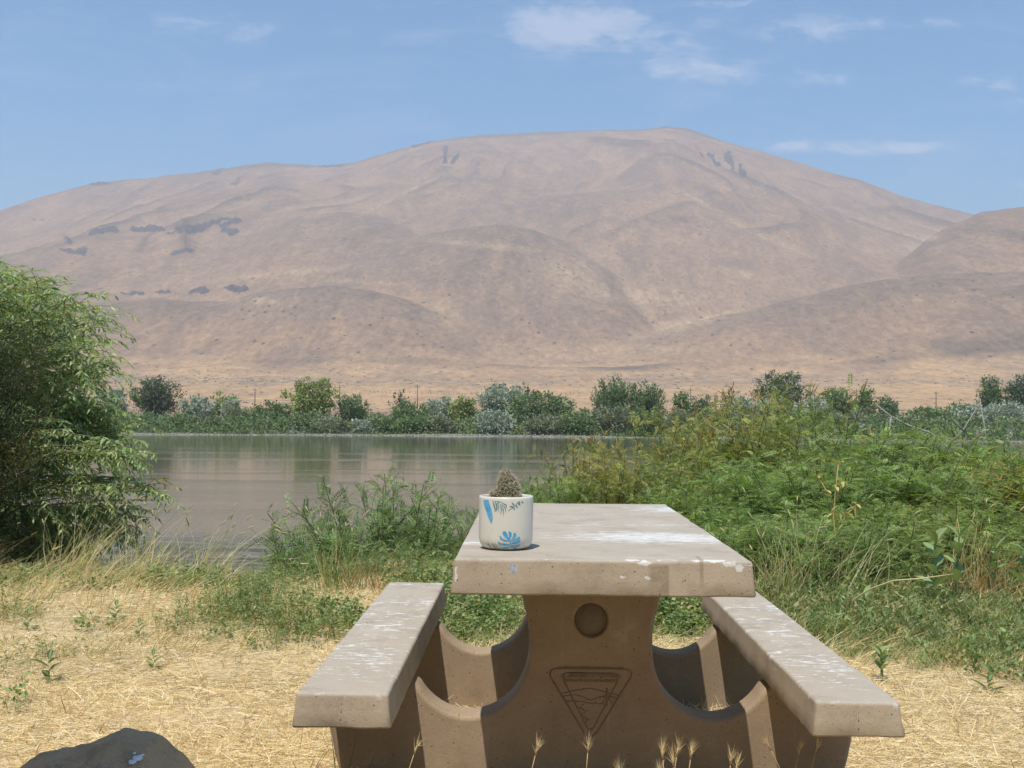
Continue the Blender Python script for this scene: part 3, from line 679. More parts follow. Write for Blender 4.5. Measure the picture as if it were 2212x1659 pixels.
# cactus
m_cb, g = mat('cactus_skin'); oc = g.new('ShaderNodeTexCoord').outputs['Object']; vv = g.vor(oc, 170)
finish(g, g.mix(g.ramp(vv, .1, .6), (.30, .27, .17), (.13, .15, .07)), .8, g.bump(vv, .9, -.006))
m_sp = tint_mat('cactus_spine', .6, .3)
LB = [((.006, 0, .163), (.0335, .030, .040), .12), ((-.002, 0, .208), (.0155, .0145, .0155), 0), ((.002, 0, .190), (.026, .022, .023), 0), ((-.030, -.006, .149), (.018, .018, .020), 0), ((.024, -.008, .145), (.020, .018, .014), 0), ((.004, -.018, .142), (.022, .016, .014), 0)]
body = MB(); sp = MB(); rs = np.random.default_rng(4)
for (c_, r_, tl) in LB:
    nu, nv_ = 28, 18; U, Vv = np.meshgrid(np.arange(nu)*2*math.pi/nu, np.linspace(0, math.pi, nv_))
    d = np.stack([np.sin(Vv)*np.cos(U), np.sin(Vv)*np.sin(U), np.cos(Vv)], -1); k_ = 1+.05*np.sin(U*9+Vv*8)*np.sin(Vv)
    V = np.array(c_)+d*np.array(r_)*k_[..., None]*.93
    ii = np.arange(nv_-1)[:, None]*nu; jj = np.arange(nu)[None]; j2 = (jj+1) % nu
    body.add(V.reshape(-1, 3), np.stack([ii+jj, ii+nu+jj, ii+nu+j2, ii+j2], -1).reshape(-1, 4))
    na = int(90*(r_[0]/.03)**1.6)+16
    for i in range(na):
        zz = 1-2*(i+.5)/na; ph = i*2.399; d0 = np.array([math.sqrt(1-zz*zz)*math.cos(ph), math.sqrt(1-zz*zz)*math.sin(ph), zz])
        if zz < -.7: continue
        p0 = np.array(c_)+d0*np.array(r_)*.97; nrm = unit(d0/np.array(r_))
        for s_ in range(11):
            dd = unit(nrm*rs.uniform(.25, 1.0)+rs.standard_normal(3)*.62); L_ = rs.uniform(.006, .0125)
            sd = unit(np.cross(dd, rs.standard_normal(3)))*.0006
            cc = np.array([.70, .60, .50]) if rs.random() < .74 else np.array([.32, .16, .12])
            if rs.random() < .3: cc = np.array([.72, .66, .55])
            sp.add([p0-sd, p0+sd, p0+dd*L_], None, [(0, 1, 2)], cc*rs.uniform(.8, 1.1))
            sd2 = unit(np.cross(dd, sd))*.00045
            sp.add([p0-sd2, p0+sd2, p0+dd*L_], None, [(0, 1, 2)], cc)
cb = body.build('cactus', m_cb, pot_thing, True); sp.build('spines', m_sp, cb)

# ---------------------------------------------------------------- boulder (in the shade of the shelter roof) and that unseen roof, added with its walls to shape the light
def boulder(name, c, rad, seed, m, amp=.18):
    import bmesh
    bm = bmesh.new(); bmesh.ops.create_icosphere(bm, subdivisions=5, radius=1)
    V = np.array([v.co for v in bm.verts])
    n = fbm(V[:, 0]*1.3+seed, V[:, 1]*1.3+V[:, 2]*.9, 3, seed)*amp*2+fbm(V[:, 0]*9, V[:, 2]*9+V[:, 1]*5, 3, seed+2)*.02
    W_ = V*(1+n)[:, None]*np.array(rad)
    for v, w_ in zip(bm.verts, W_): v.co = w_
    me = bpy.data.meshes.new(name); bm.to_mesh(me); bm.free(); me.polygons.foreach_set('use_smooth', np.ones(len(me.polygons), bool)); me.materials.append(m)
    o = bpy.data.objects.new(name, me); COL.objects.link(o); o.location = c; return o
m, g = mat('boulder_stone'); oc = g.new('ShaderNodeTexCoord').outputs['Object']
n1 = g.noise(oc, 5, 6, .6); n2 = g.noise(oc, 90, 4, .7)
c = g.mix(g.ramp(n1, .35, .65), (.66, .43, .24), (.52, .33, .18)); c = g.mix(g.math('MULTIPLY', n2, .3), c, (.62, .50, .35))
n6 = g.noise(oc, 22, 6, .7); c = g.mix(g.math('MULTIPLY', g.ramp(n6, .5, .65), .5), c, (.27, .20, .14))
finish(g, c, .9, g.bump(g.math('ADD', n2, g.math('MULTIPLY', n6, 1.5)), .8, .012), .2)
# silhouette drawn as a height profile along its length, then swept into a solid with rounded back and front
SIL = [(20, 1700), (40, 1658), (75, 1637), (110, 1625), (150, 1618), (190, 1606), (220, 1597), (245, 1587), (270, 1580), (300, 1582), (325, 1586), (345, 1597), (365, 1618), (390, 1640), (410, 1662), (430, 1700), (450, 1760), (455, 1850)]
YB = 2.32
S = np.array([ony(px_, py_, YB) for (px_, py_) in SIL]); 
xs = np.linspace(S[0, 0], S[-1, 0], 90); top = np.interp(xs, S[:, 0], S[:, 2]); top = np.convolve(np.pad(top, 2, 'edge'), np.ones(5)/5, 'valid')
top[0] = top[-1] = .0; xs[0] -= .03; xs[-1] += .01; xs = np.concatenate([[xs[0]-.03], xs]); top = np.concatenate([[-.04], top])
nk = 40; V = []
for i, (x_, t_) in enumerate(zip(xs, top)):
    tt = t_+.05; wf = .30*min(1, tt/.42)**.6; wb_ = .16*min(1, tt/.42)**.6
    for k in range(nk):
        a = math.pi*k/(nk-1); sgn = math.cos(a); w_ = (wf if sgn > 0 else wb_)
        zz = -.05+tt*math.sin(a)**.55
        rg_ = .018*fbm(np.array(x_*7), np.array(k*.22), 3, 71)*math.sin(a)
        V.append((x_, YB-sgn*w_+rg_, zz+.010*float(fbm(np.array(x_*22), np.array(k*.5), 3, 72))*math.sin(a)))
n = len(xs); ii = (np.arange(n-1)[:, None]*nk+np.arange(nk-1)[None]).ravel()
bo = mesh_np('boulder', V, np.stack([ii, ii+nk, ii+nk+1, ii+1], 1), m, smooth=True)
import bmesh
bm = bmesh.new(); bm.from_mesh(bo.data); bmesh.ops.recalc_face_normals(bm, faces=bm.faces); bm.to_mesh(bo.data); bm.free()
tag(bo, 'brown sloping boulder in shade with a white bird dropping, before the picnic table', 'boulder')
mb = MB()
dgB = bpy.context.evaluated_depsgraph_get()
for (px_, py_, ru, rv, s_) in ((295, 1641, .011, .007, 21), (285, 1648, .009, .005, 23), (290, 1630, .0035, .003, 22), (302, 1636, .009, .005, 24)):
    d_ = ray(px_, py_); hit, loc, nrm, idx = bo.ray_cast(Vector((0, 0, CAM_H)), Vector(d_).normalized())
    if hit:
        nr_ = np.array(nrm); 
        if nr_@d_ > 0: nr_ = -nr_
        u_ = unit(np.cross([0, 0, 1.], nr_)); v_ = np.cross(nr_, u_)
        blotch(mb, np.array(loc)+nr_*.0035, unit(u_+v_*.45), unit(v_-u_*.45), ru, rv, s_, .0015)
if mb.n: mb.build('bird_dropping', m_drop, bo)
m_blocker, g = mat('bounce_timber'); finish(g, (.62, .50, .36), .9)  # warm pale colour chosen to bounce light onto the boulder
sh = empty('light_blocker', (0, 0, 0), 'unseen shelter with a flat roof and two walls, standing behind the viewer', 'blocker')  # out of view, added to shade the boulder and keep blue sky off it
def box(mb, c, s, col=(1, 1, 1)):
    c = np.array(c); s = np.array(s)/2; V = [c+s*np.array(q) for q in ((-1, -1, -1), (1, -1, -1), (1, 1, -1), (-1, 1, -1), (-1, -1, 1), (1, -1, 1), (1, 1, 1), (-1, 1, 1))]
    mb.add(V, [(0, 3, 2, 1), (4, 5, 6, 7), (0, 1, 5, 4), (1, 2, 6, 5), (2, 3, 7, 6), (3, 0, 4, 7)], None, col)
mb = MB(); box(mb, (-3.8, -.35, 2.74), (6.0, 4.3, .08)); box(mb, (1.4, -1.6, 2.74), (4.4, 1.8, .08)); mb.build('shade_panel', m_blocker, sh)  # added roof, shaped to shade the boulder and leave the stalks in sun
mb = MB(); box(mb, (-1.6, -2.56, 1.3), (10.4, .1, 2.79)); mb.build('back_blocker', m_blocker, sh)  # added to block blue sky from behind
mb = MB(); box(mb, (-6.75, -.45, 1.3), (.1, 4.1, 2.79)); mb.build('side_blocker', m_blocker, sh)  # added to block blue sky from the left
for (x_, y_) in ((-6.6, 1.68), (-1.0, -2.4), (3.4, -2.4)):
    mb = MB(); box(mb, (x_, y_, 1.3), (.12, .12, 2.79)); mb.build('post', m_blocker, sh)  # posts of the added, unseen roof

# ---------------------------------------------------------------- vegetation builders
def rotm(axis, ang):
    return np.array(Matrix.Rotation(ang, 3, Vector(axis)))
def ribbons(base, dirv, L, wid, bend, cols, seg=2, taper=.25, r=None, side=None):
    """many grass blades: base (n,3) dir (n,3) unit; bend (n,3) added quadratically"""
    r = r or rng; n = len(base)
    if side is None:
        side = np.cross(dirv, r.standard_normal((n, 3)))
    side = unit(side)*wid[:, None]/2
    ts = np.linspace(0, 1, seg+1); V = np.empty((n, seg+1, 2, 3))
    for k, t in enumerate(ts):
        p = base+dirv*(L*t)[:, None]+bend*(t*t); w = 1-(1-taper)*t**1.5
        V[:, k, 0] = p-side*w; V[:, k, 1] = p+side*w
    b = (np.arange(n)*(seg+1)*2)[:, None]; k = np.arange(seg)[None]*2
    Q = np.stack([b+k, b+k+1, b+k+3, b+k+2], -1).reshape(-1, 4)
    C = np.repeat(cols, (seg+1)*2, 0)
    return V.reshape(-1, 3), Q, C
def leafquads(pos_, axis, nrm, L, wid, cols, fold=0.):
    """pointed leaves: 4-point rhomb. pos base, axis along, nrm face normal"""
    axis = unit(axis); s = unit(np.cross(axis, nrm)); nn = np.cross(s, axis)
    L = np.asarray(L)[:, None]; w = np.asarray(wid)[:, None]
    n = len(pos_); V = np.empty((n, 4, 3))
    V[:, 0] = pos_; V[:, 1] = pos_+axis*L*.45+s*w/2+nn*w*fold; V[:, 2] = pos_+axis*L; V[:, 3] = pos_+axis*L*.45-s*w/2+nn*w*fold
    return V.reshape(-1, 3), np.arange(n*4).reshape(-1, 4), np.repeat(cols, 4, 0)
def jit(c, n, r, a=.18, hue=.06):
    c = np.array(c, float); k = 1+a*r.standard_normal((n, 1)); h = 1+hue*r.standard_normal((n, 3))
    return np.clip(c*k*h, .004, .95)

def far_tree(name, label, cat, px0, px1, ptop, Y, kind, seed, pbase=None, group=None, low=None):
    r = np.random.default_rng(seed)
    pc = (px0+px1)/2; d = ony(pc, ptop, Y); az = math.atan2(d[0], Y); rr = math.hypot(d[0], Y)
    zb = float(terrain(az, rr)); H_ = d[2]-zb; Wd = (px1-px0)/F_PX*Y
    t = empty(name, (d[0], Y, zb-.05), label, cat, group)
    K = dict(silver=((.35, .385, .30), .27, .10, 2300), green=((.17, .23, .09), .24, .12, 2200), dark=((.10, .135, .075), .22, .12, 2700), lime=((.29, .32, .10), .25, .10, 2300),
             spiky=((.14, .20, .085), .23, .08, 2500), dull=((.23, .24, .14), .24, .12, 2100), tuft=((.06, .075, .045), .22, .08, 900))[kind]
    colr, ls, sg, nl = K
    nl = int(nl*min(1.6, max(.45, Wd*H_/30)))
    shrub = H_ < 3.8 or low
    cz0 = .0 if shrub else (.02 if kind != 'dark' else .05); cz = H_*(1+cz0)/2; rz = H_*(1-cz0)/2; rx = Wd/2; ry = min(rx, 3.2)
    nsh = max(14, nl//(38 if kind not in ('spiky', 'tuft') else 22))
    P_, Dn, Cc = [], [], []
    lumps = unit(r.standard_normal((6, 3))); lumps[:, 2] = np.abs(lumps[:, 2])*.7
    for s_ in range(nsh):
        dd = unit(r.standard_normal(3)); dd[2] = dd[2]*.9+.12; dd = unit(dd)
        q = .55+.45*r.random()**.6
        bulge = .86+.2*max(0, float((lumps@dd).max())-.55)/.45*1.0
        p0 = dd*q*bulge*np.array([rx, ry, rz]); p0[2] += cz
        m_ = nl//nsh
        if kind in ('spiky', 'tuft'):
            ax_ = unit(dd*.7+np.array([0, 0, 1.0])+.25*r.standard_normal(3)); Ls = H_*r.uniform(.16, .34)
            p0 = p0-ax_*Ls*.75; tt = r.random(m_)**.8; pp = p0+ax_*Ls*tt[:, None]+r.standard_normal((m_, 3))*(.30*(1.08-tt))[:, None]
        else:
            ax_ = unit(dd+np.array([0, 0, .3])); cs = r.uniform(.45, 1.0)*min(1., H_/5+.25)
            pp = p0-ax_*.35*cs+r.standard_normal((m_, 3))*np.array([.42, .42, .34])*cs
        P_.append(pp); Dn.append(unit(ax_+.9*r.standard_normal((m_, 3)))); Cc.append(np.tile(np.array(colr)*r.uniform(.78, 1.22), (m_, 1)))
    # inner fill keeps the crown from being see-through
    mf = int(nl*.8); u3 = unit(r.standard_normal((mf, 3)))*(r.random((mf, 1))**.5)*.72
    P_.append(u3*np.array([rx, ry, rz])+[0, 0, cz*.9]); Dn.append(unit(r.standard_normal((mf, 3)))); Cc.append(np.tile(np.array(colr)*.85, (mf, 1)))
    if shrub:
        mf = nl//3; a_ = r.random(mf)*2*math.pi; q = np.sqrt(r.random(mf))*.95
        P_.append(np.stack([rx*q*np.cos(a_), ry*q*np.sin(a_), r.random(mf)*H_*.4], -1)); Dn.append(unit(r.standard_normal((mf, 3)))); Cc.append(np.tile(np.array(colr)*.85, (mf, 1)))
    P_ = np.vstack(P_); Dn = np.vstack(Dn); Cc = np.vstack(Cc)
    ok = (P_[:, 2] > .05); P_, Dn, Cc = P_[ok], Dn[ok], Cc[ok]
    n = len(P_); Cc = Cc*(1+.16*r.standard_normal((n, 1)))*(1+.05*r.standard_normal((n, 3))); Cc = np.clip(Cc, .01, .8)
    L_ = ls*r.uniform(.7, 1.5, n)*(1.5 if kind in ('spiky', 'tuft') else 1.15); w_ = L_*(.35 if kind in ('spiky', 'tuft') else .62)
    V, Q, C_ = leafquads(P_, Dn, unit(r.standard_normal((n, 3))+[0, 0, .6]), L_, w_, Cc)
    mesh_np('crown', V, Q, M_FAR, t, C_)
    tr = MB(); bk = (.13, .11, .09)
    h0 = H_*.6; rt = max(.06, H_*.018)
    tr.tube([(0, 0, -.2), (.05, 0, h0*.4), (-.05, .03, h0*.8), (0, 0, h0*1.2)], [rt*1.3, rt, rt*.7, rt*.3], 6, bk)
    for k in range(6):
        a_ = r.random()*6.28; z_ = h0*r.uniform(.2, .8); q = r.uniform(.45, .8)
        e_ = np.array([rx*q*math.cos(a_), ry*q*math.sin(a_), min(H_*.85, z_+H_*r.uniform(.15, .4))]); s0 = np.array([0, 0, z_])
        tr.tube([s0, s0*.5+e_*.5+[0, 0, -.1*H_*.3], e_], [rt*.6, rt*.4, rt*.12], 5, bk)
    tr.build('trunk', M_BARK, t)
    return t
FT = [
 # px0 px1 top Y kind label
 (216, 278, 836, 156, 'silver', 'silvery shrub half hidden behind the leaves of the left willow', 'shrub'),
 (288, 388, 806, 158, 'dark', 'dark round tree standing left of the first silver shrub on the far bank', 'tree'),
 (392, 470, 851, 150, 'silver', 'silver olive shrub right of the dark round tree, leaves reaching the water', 'shrub'),
 (452, 514, 841, 156, 'lime', 'pale yellow green tree rising behind the left silver olive', 'tree'),
 (478, 520, 856, 150, 'silver', 'narrow silver shrub at the right shoulder of a pale green tree', 'shrub'),
 (300, 362, 889, 143.5, 'green', 'low green bank shrub below the dark round tree, left one of two', 'shrub'),
 (355, 424, 893, 143, 'green', 'low green bank shrub below the dark round tree, right one of two', 'shrub'),
 (472, 545, 868, 150, 'dull', 'olive green bush just left of and below the leftmost power pole', 'shrub'),
 (535, 582, 873, 148, 'green', 'small green bush directly below the leftmost power pole', 'shrub'),
 (566, 630, 860, 152, 'green', 'green bush leaning against the left side of the big yellow green tree', 'shrub'),
 (618, 732, 803, 151, 'lime', 'big yellow green tree, the tallest left of the picnic table on the far bank', 'tree'),
 (604, 676, 898, 143.5, 'green', 'low shrub at the water below the big yellow green tree, left one', 'shrub'),
 (666, 752, 900, 143, 'dull', 'low dull shrub at the water below the big yellow green tree, right one', 'shrub'),
 (726, 800, 848, 152, 'spiky', 'upright green shrub beside the second power pole from the left', 'shrub'),
 (762, 808, 902, 143, 'silver', 'small silver shrub at the waterline under the upright green shrub', 'shrub'),
 (806, 872, 894, 144, 'green', 'left end of the long low green hedge on the far waterline', 'shrub'),
 (862, 930, 890, 144, 'green', 'middle mound of the long low green hedge on the far waterline', 'shrub'),
 (915, 990, 892, 144, 'dull', 'right end of the long low green hedge on the far waterline', 'shrub'),
 (842, 888, 842, 156, 'tuft', 'small dark spiky tree left of the third power pole', 'tree'),
 (848, 925, 862, 151, 'green', 'rounded green shrub in front of the small dark spiky tree', 'shrub'),
 (915, 988, 852, 153, 'silver', 'silver shrub behind the low hedge, right of the third power pole', 'shrub'),
 (972, 1032, 850, 151, 'lime', 'yellowish bush between two silver shrubs above the pot', 'shrub'),
 (1028, 1142, 824, 153, 'silver', 'tall silver olive tree on the far bank above the cactus', 'tree'),
 (1034, 1110, 884, 144, 'silver', 'silver shrub spilling to the water in front of the tall silver olive', 'shrub'),
 (1112, 1155, 824, 158, 'tuft', 'dark spiky treetop poking out behind the tall silver olive', 'tree'),
 (1096, 1242, 835, 148, 'green', 'broad green willow mound right of the tall silver olive', 'tree'),
 (1276, 1372, 806, 156, 'spiky', 'left one of the paired dark green trees with upright shoots', 'tree'),
 (1358, 1436, 818, 156, 'spiky', 'right one of the paired dark green trees with upright shoots', 'tree'),
 (1212, 1290, 880, 144, 'green', 'waterline shrub right of the broad green willow mound', 'shrub'),
 (1280, 1364, 868, 146, 'dull', 'dull green bush in front of the left paired tree', 'shrub'),
 (1354, 1436, 878, 146, 'green', 'green bush in front of the right paired tree', 'shrub'),
 (1446, 1494, 840, 154, 'green', 'small rounded tree next to the fourth power pole', 'tree'),
 (1488, 1548, 848, 154, 'green', 'low green tree right of the fourth power pole', 'tree'),
 (1430, 1504, 880, 147, 'dull', 'brownish green bush below the fourth power pole', 'shrub'),
 (1496, 1572, 878, 147, 'green', 'green bush behind the left top of the near thicket', 'shrub'),
 (1548, 1604, 838, 156, 'tuft', 'dark reddish spiky tree left of the largest dark tree', 'tree'),
 (1566, 1648, 852, 150, 'silver', 'silver shrub before the dark reddish spiky tree', 'shrub'),
 (1634, 1724, 850, 149, 'silver', 'spreading silver olive in front of the largest dark tree', 'tree'),
 (1624, 1744, 793, 160, 'dark', 'largest dark tree on the right of the far bank, standing highest', 'tree'),
 (1730, 1786, 852, 152, 'silver', 'pale silver shrub right of the largest dark tree', 'shrub'),
 (1772, 1852, 829, 155, 'green', 'light green tree between the largest dark tree and a small round tree', 'tree'),
 (1852, 1892, 826, 158, 'green', 'small round topped tree beside the fifth power pole', 'tree'),
 (1820, 1888, 866, 151, 'dull', 'dull grey green bush under the small round topped tree', 'shrub'),
 (1890, 1944, 852, 155, 'spiky', 'short pointed tree standing left of the bare tan gap', 'tree'),
 (1955, 2052, 873, 152, 'green', 'low green mound below the rightmost power pole', 'shrub'),
 (2046, 2104, 859, 154, 'green', 'small green tree right of the rightmost power pole', 'tree'),
 (1940, 2050, 898, 146, 'dull', 'dull bush behind the near thicket under the rightmost power pole', 'shrub'),
 (2054, 2140, 868, 149, 'silver', 'grey silver shrub at the right, left one of two', 'shrub'),
 (2120, 2240, 862, 149, 'silver', 'grey silver shrub at the right edge, right one of two', 'shrub'),
 (2112, 2170, 808, 160, 'spiky', 'dark leaning tree left of the dark tree cut by the right edge', 'tree'),
 (2160, 2270, 799, 158, 'dark', 'large dark tree cut by the right edge of the view', 'tree'),
 (1700, 1790, 880, 146, 'green', 'green bush just above the top of the near thicket', 'shrub'),
 (1790, 1870, 886, 146, 'dull', 'dull bush above the near thicket, below the light green tree', 'shrub'),
 (1560, 1640, 890, 145, 'green', 'dark green bush just above the left part of the near thicket', 'shrub'),
 (1868, 1950, 886, 146, 'green', 'green bush above the near thicket, below the short pointed tree', 'shrub'),
 (230, 300, 884, 145, 'green', 'waterline shrub beside the hanging tips of the left willow', 'shrub'),
 (120, 225, 850, 150, 'green', 'far bank shrub seen through the left willow', 'shrub'),
 (415, 480, 893, 143.5, 'dull', 'low olive shrub at the water under the left silver olive', 'shrub'),
 (1135, 1215, 888, 143.5, 'dull', 'waterline shrub in front of the broad green willow mound', 'shrub'),
 (2040, 2130, 895, 145, 'green', 'waterline shrub in front of the right grey silver shrubs', 'shrub'),
]
for i, (a, b, t_, Y, k, lab, cat) in enumerate(FT):
    if Y < 147: w_ = b-a; a, b, Y = a-w_*.14, b+w_*.14, Y-3.4
    elif k not in ('tuft',): w_ = b-a; a, b = a-w_*.05, b+w_*.05
    nm = {'tree': 'riverside_tree', 'shrub': 'riverside_shrub'}[cat]
    far_tree(nm, lab, cat, a, b, t_, Y, k, 100+i, group='trees and shrubs along the far bank')
# dark leaf litter and undergrowth beneath the far shrubs
r = np.random.default_rng(3); n = 70000
az_ = r.uniform(-.5, .5, n); rr = 139.2+r.random(n)**1.3*18; z_ = terrain(az_, rr)+r.random(n)*(.8+2.3*vn(az_*50, rr*.2, 3)*vn(az_*170, rr*.5, 4)**.4)*smooth01(rr, 139.3, 142.)
P_ = np.stack([rr*np.sin(az_), rr*np.cos(az_), z_], -1)
V, Q, C_ = leafquads(P_, unit(r.standard_normal((n, 3))+[0, 0, .5]), r.standard_normal((n, 3)), r.uniform(.25, .5, n), r.uniform(.14, .26, n), np.where((vn(az_*120, rr*.3, 8) > .80)[:, None], jit((.26, .28, .2), n, r, .2), jit((.15, .20, .08), n, r, .28)))
tag(mesh_np('undergrowth', V, Q, M_FAR, None, C_), 'low dark undergrowth and reeds along the foot of the far shrubs', 'undergrowth', kind='stuff')
# pale gravel on the far waterline
n = 1500; az_ = r.uniform(-.45, .45, n); rr = r.uniform(136.4, 138.6, n); z_ = terrain(az_, rr)
mbq = []; B = np.stack([rr*np.sin(az_), rr*np.cos(az_), z_+.03], -1); s_ = r.uniform(.05, .17, n)
oc8 = np.array([(1, 0, 0), (0, 1, 0), (-1, 0, 0), (0, -1, 0), (0, 0, .7), (0, 0, -.7)])
V = (B[:, None]+oc8[None]*s_[:, None, None]*(1+.3*r.standard_normal((n, 6, 1)))).reshape(-1, 3)
T = (np.arange(n)[:, None, None]*6+np.array([(0, 1, 4), (1, 2, 4), (2, 3, 4), (3, 0, 4), (1, 0, 5), (2, 1, 5), (3, 2, 5), (0, 3, 5)])[None]).reshape(-1, 3)
cg = np.where(r.random((n, 1)) < .45, np.array([[.34, .31, .26]]), np.array([[.2, .18, .14]]))
m_grav = tint_mat('gravel', .9)
tag(mesh_np('shore_gravel', V, None, m_grav, None, np.repeat(cg, 6, 0), F3=T), 'pale gravel scattered along the far waterline', 'gravel', kind='stuff')
# sagebrush scattered over plain and foothills
n = 9000; pxs = r.uniform(-100, 2320, n); rr = np.exp(r.uniform(math.log(430), math.log(1500), n))
az_ = np.arctan2(pxs-1106, F_PX)-YAW
z_ = terrain(az_, rr); X_, Y_ = rr*np.sin(az_), rr*np.cos(az_)
dd = np.stack([X_, Y_, z_-CAM_H], -1); q = dd@_f; sx_, sy_ = 1106+F_PX*(dd@_r)/q, 829.5-F_PX*(dd@_u)/q
dens = .05+.6*np.exp(-((sy_-826)/7)**2)*(sx_ < 1500)+.55*np.exp(-((sy_-815)/12)**2)*(sx_ < 700)+.5*np.exp(-((sy_-822)/9)**2)*(sx_ > 1700)+.35*(fbm(X_/90, Y_/90, 3, 12) > .22)
ok = r.random(n) < dens; X_, Y_, z_ = X_[ok], Y_[ok], z_[ok]; n = len(X_); s_ = r.uniform(.3, .85, n)
B = np.stack([X_, Y_, z_+s_*.1], -1)
V = (B[:, None]+oc8[None]*s_[:, None, None]*np.array([1.7, 1.5, .62])*(1+.3*r.standard_normal((n, 6, 1)))).reshape(-1, 3)
T = (np.arange(n)[:, None, None]*6+np.array([(0, 1, 4), (1, 2, 4), (2, 3, 4), (3, 0, 4), (1, 0, 5), (2, 1, 5), (3, 2, 5), (0, 3, 5)])[None]).reshape(-1, 3)
tag(mesh_np('sagebrush', V, None, tint_mat('sage', .9), None, np.repeat(jit((.15, .145, .115), n, r, .2), 6, 0), F3=T), 'grey green sagebrush dotted over the tan plain and foothills', 'sagebrush', kind='stuff')

# power poles and range fence
m_pole = tint_mat('weathered_wood', .9)
POL = [(551, 838, 'leftmost power pole, between a silver olive and the big yellow green tree'), (734, 833, 'second power pole from the left, beside the big yellow green tree'), (902, 831, 'third power pole from the left, above the low green hedge'),
       (1492, 838, 'fourth power pole, rising from the small rounded tree'), (1850, 840, 'fifth power pole, nearly hidden between two green treetops'), (2022, 845, 'rightmost power pole, standing free against the tan plain')]
for (px_, py_, lab) in POL:
    Y = 478; d = ony(px_, py_, Y); az = math.atan2(d[0], Y); zb = float(terrain(az, math.hypot(d[0], Y)))
    t = empty('power_pole', (d[0], Y, zb), lab, 'power pole', 'power poles crossing the plain'); h_ = d[2]-zb
    mb = MB(); mb.tube([(0, 0, -.3), (0, 0, h_)], [.22, .15], 8, (.10, .08, .07)); mb.build('pole', m_pole, t)
    mb = MB(); box(mb, (0, -.17, h_-.9), (2.3, .12, .16), (.12, .10, .08)); mb.build('crossarm', m_pole, t)
    for q in (-.95, .95, -.4): mb = MB(); mb.tube([(q, -.17, h_-.82), (q, -.17, h_-.55)], [.07, .05], 6, (.3, .3, .3)); mb.build('insulator', m_pole, t)
fe = empty('range_fence', (0, 0, 0), 'line of short weathered fence posts crossing the tan plain', 'fence')
prev = None; wire = MB()
for k, px_ in enumerate(np.linspace(760, 1250, 52)):
    px_ += r.uniform(-3, 3); Y = 660-.02*(px_-760); d = ony(px_, 850, Y); az = math.atan2(d[0], Y); zb = float(terrain(az, math.hypot(d[0], Y)))
    h_ = r.uniform(1.1, 1.9); mb = MB(); mb.tube([(d[0], Y, zb-.2), (d[0]+r.uniform(-.1, .1), Y, zb+h_)], [.13, .11], 5, (.17, .14, .11)); mb.build('post', m_pole, fe)
    cur = np.array([d[0], Y, zb+1.0])
    if prev is not None: wire.tube([prev, cur], .012, 4, (.2, .2, .2))
    prev = cur
wire.build('wire', m_pole, fe)

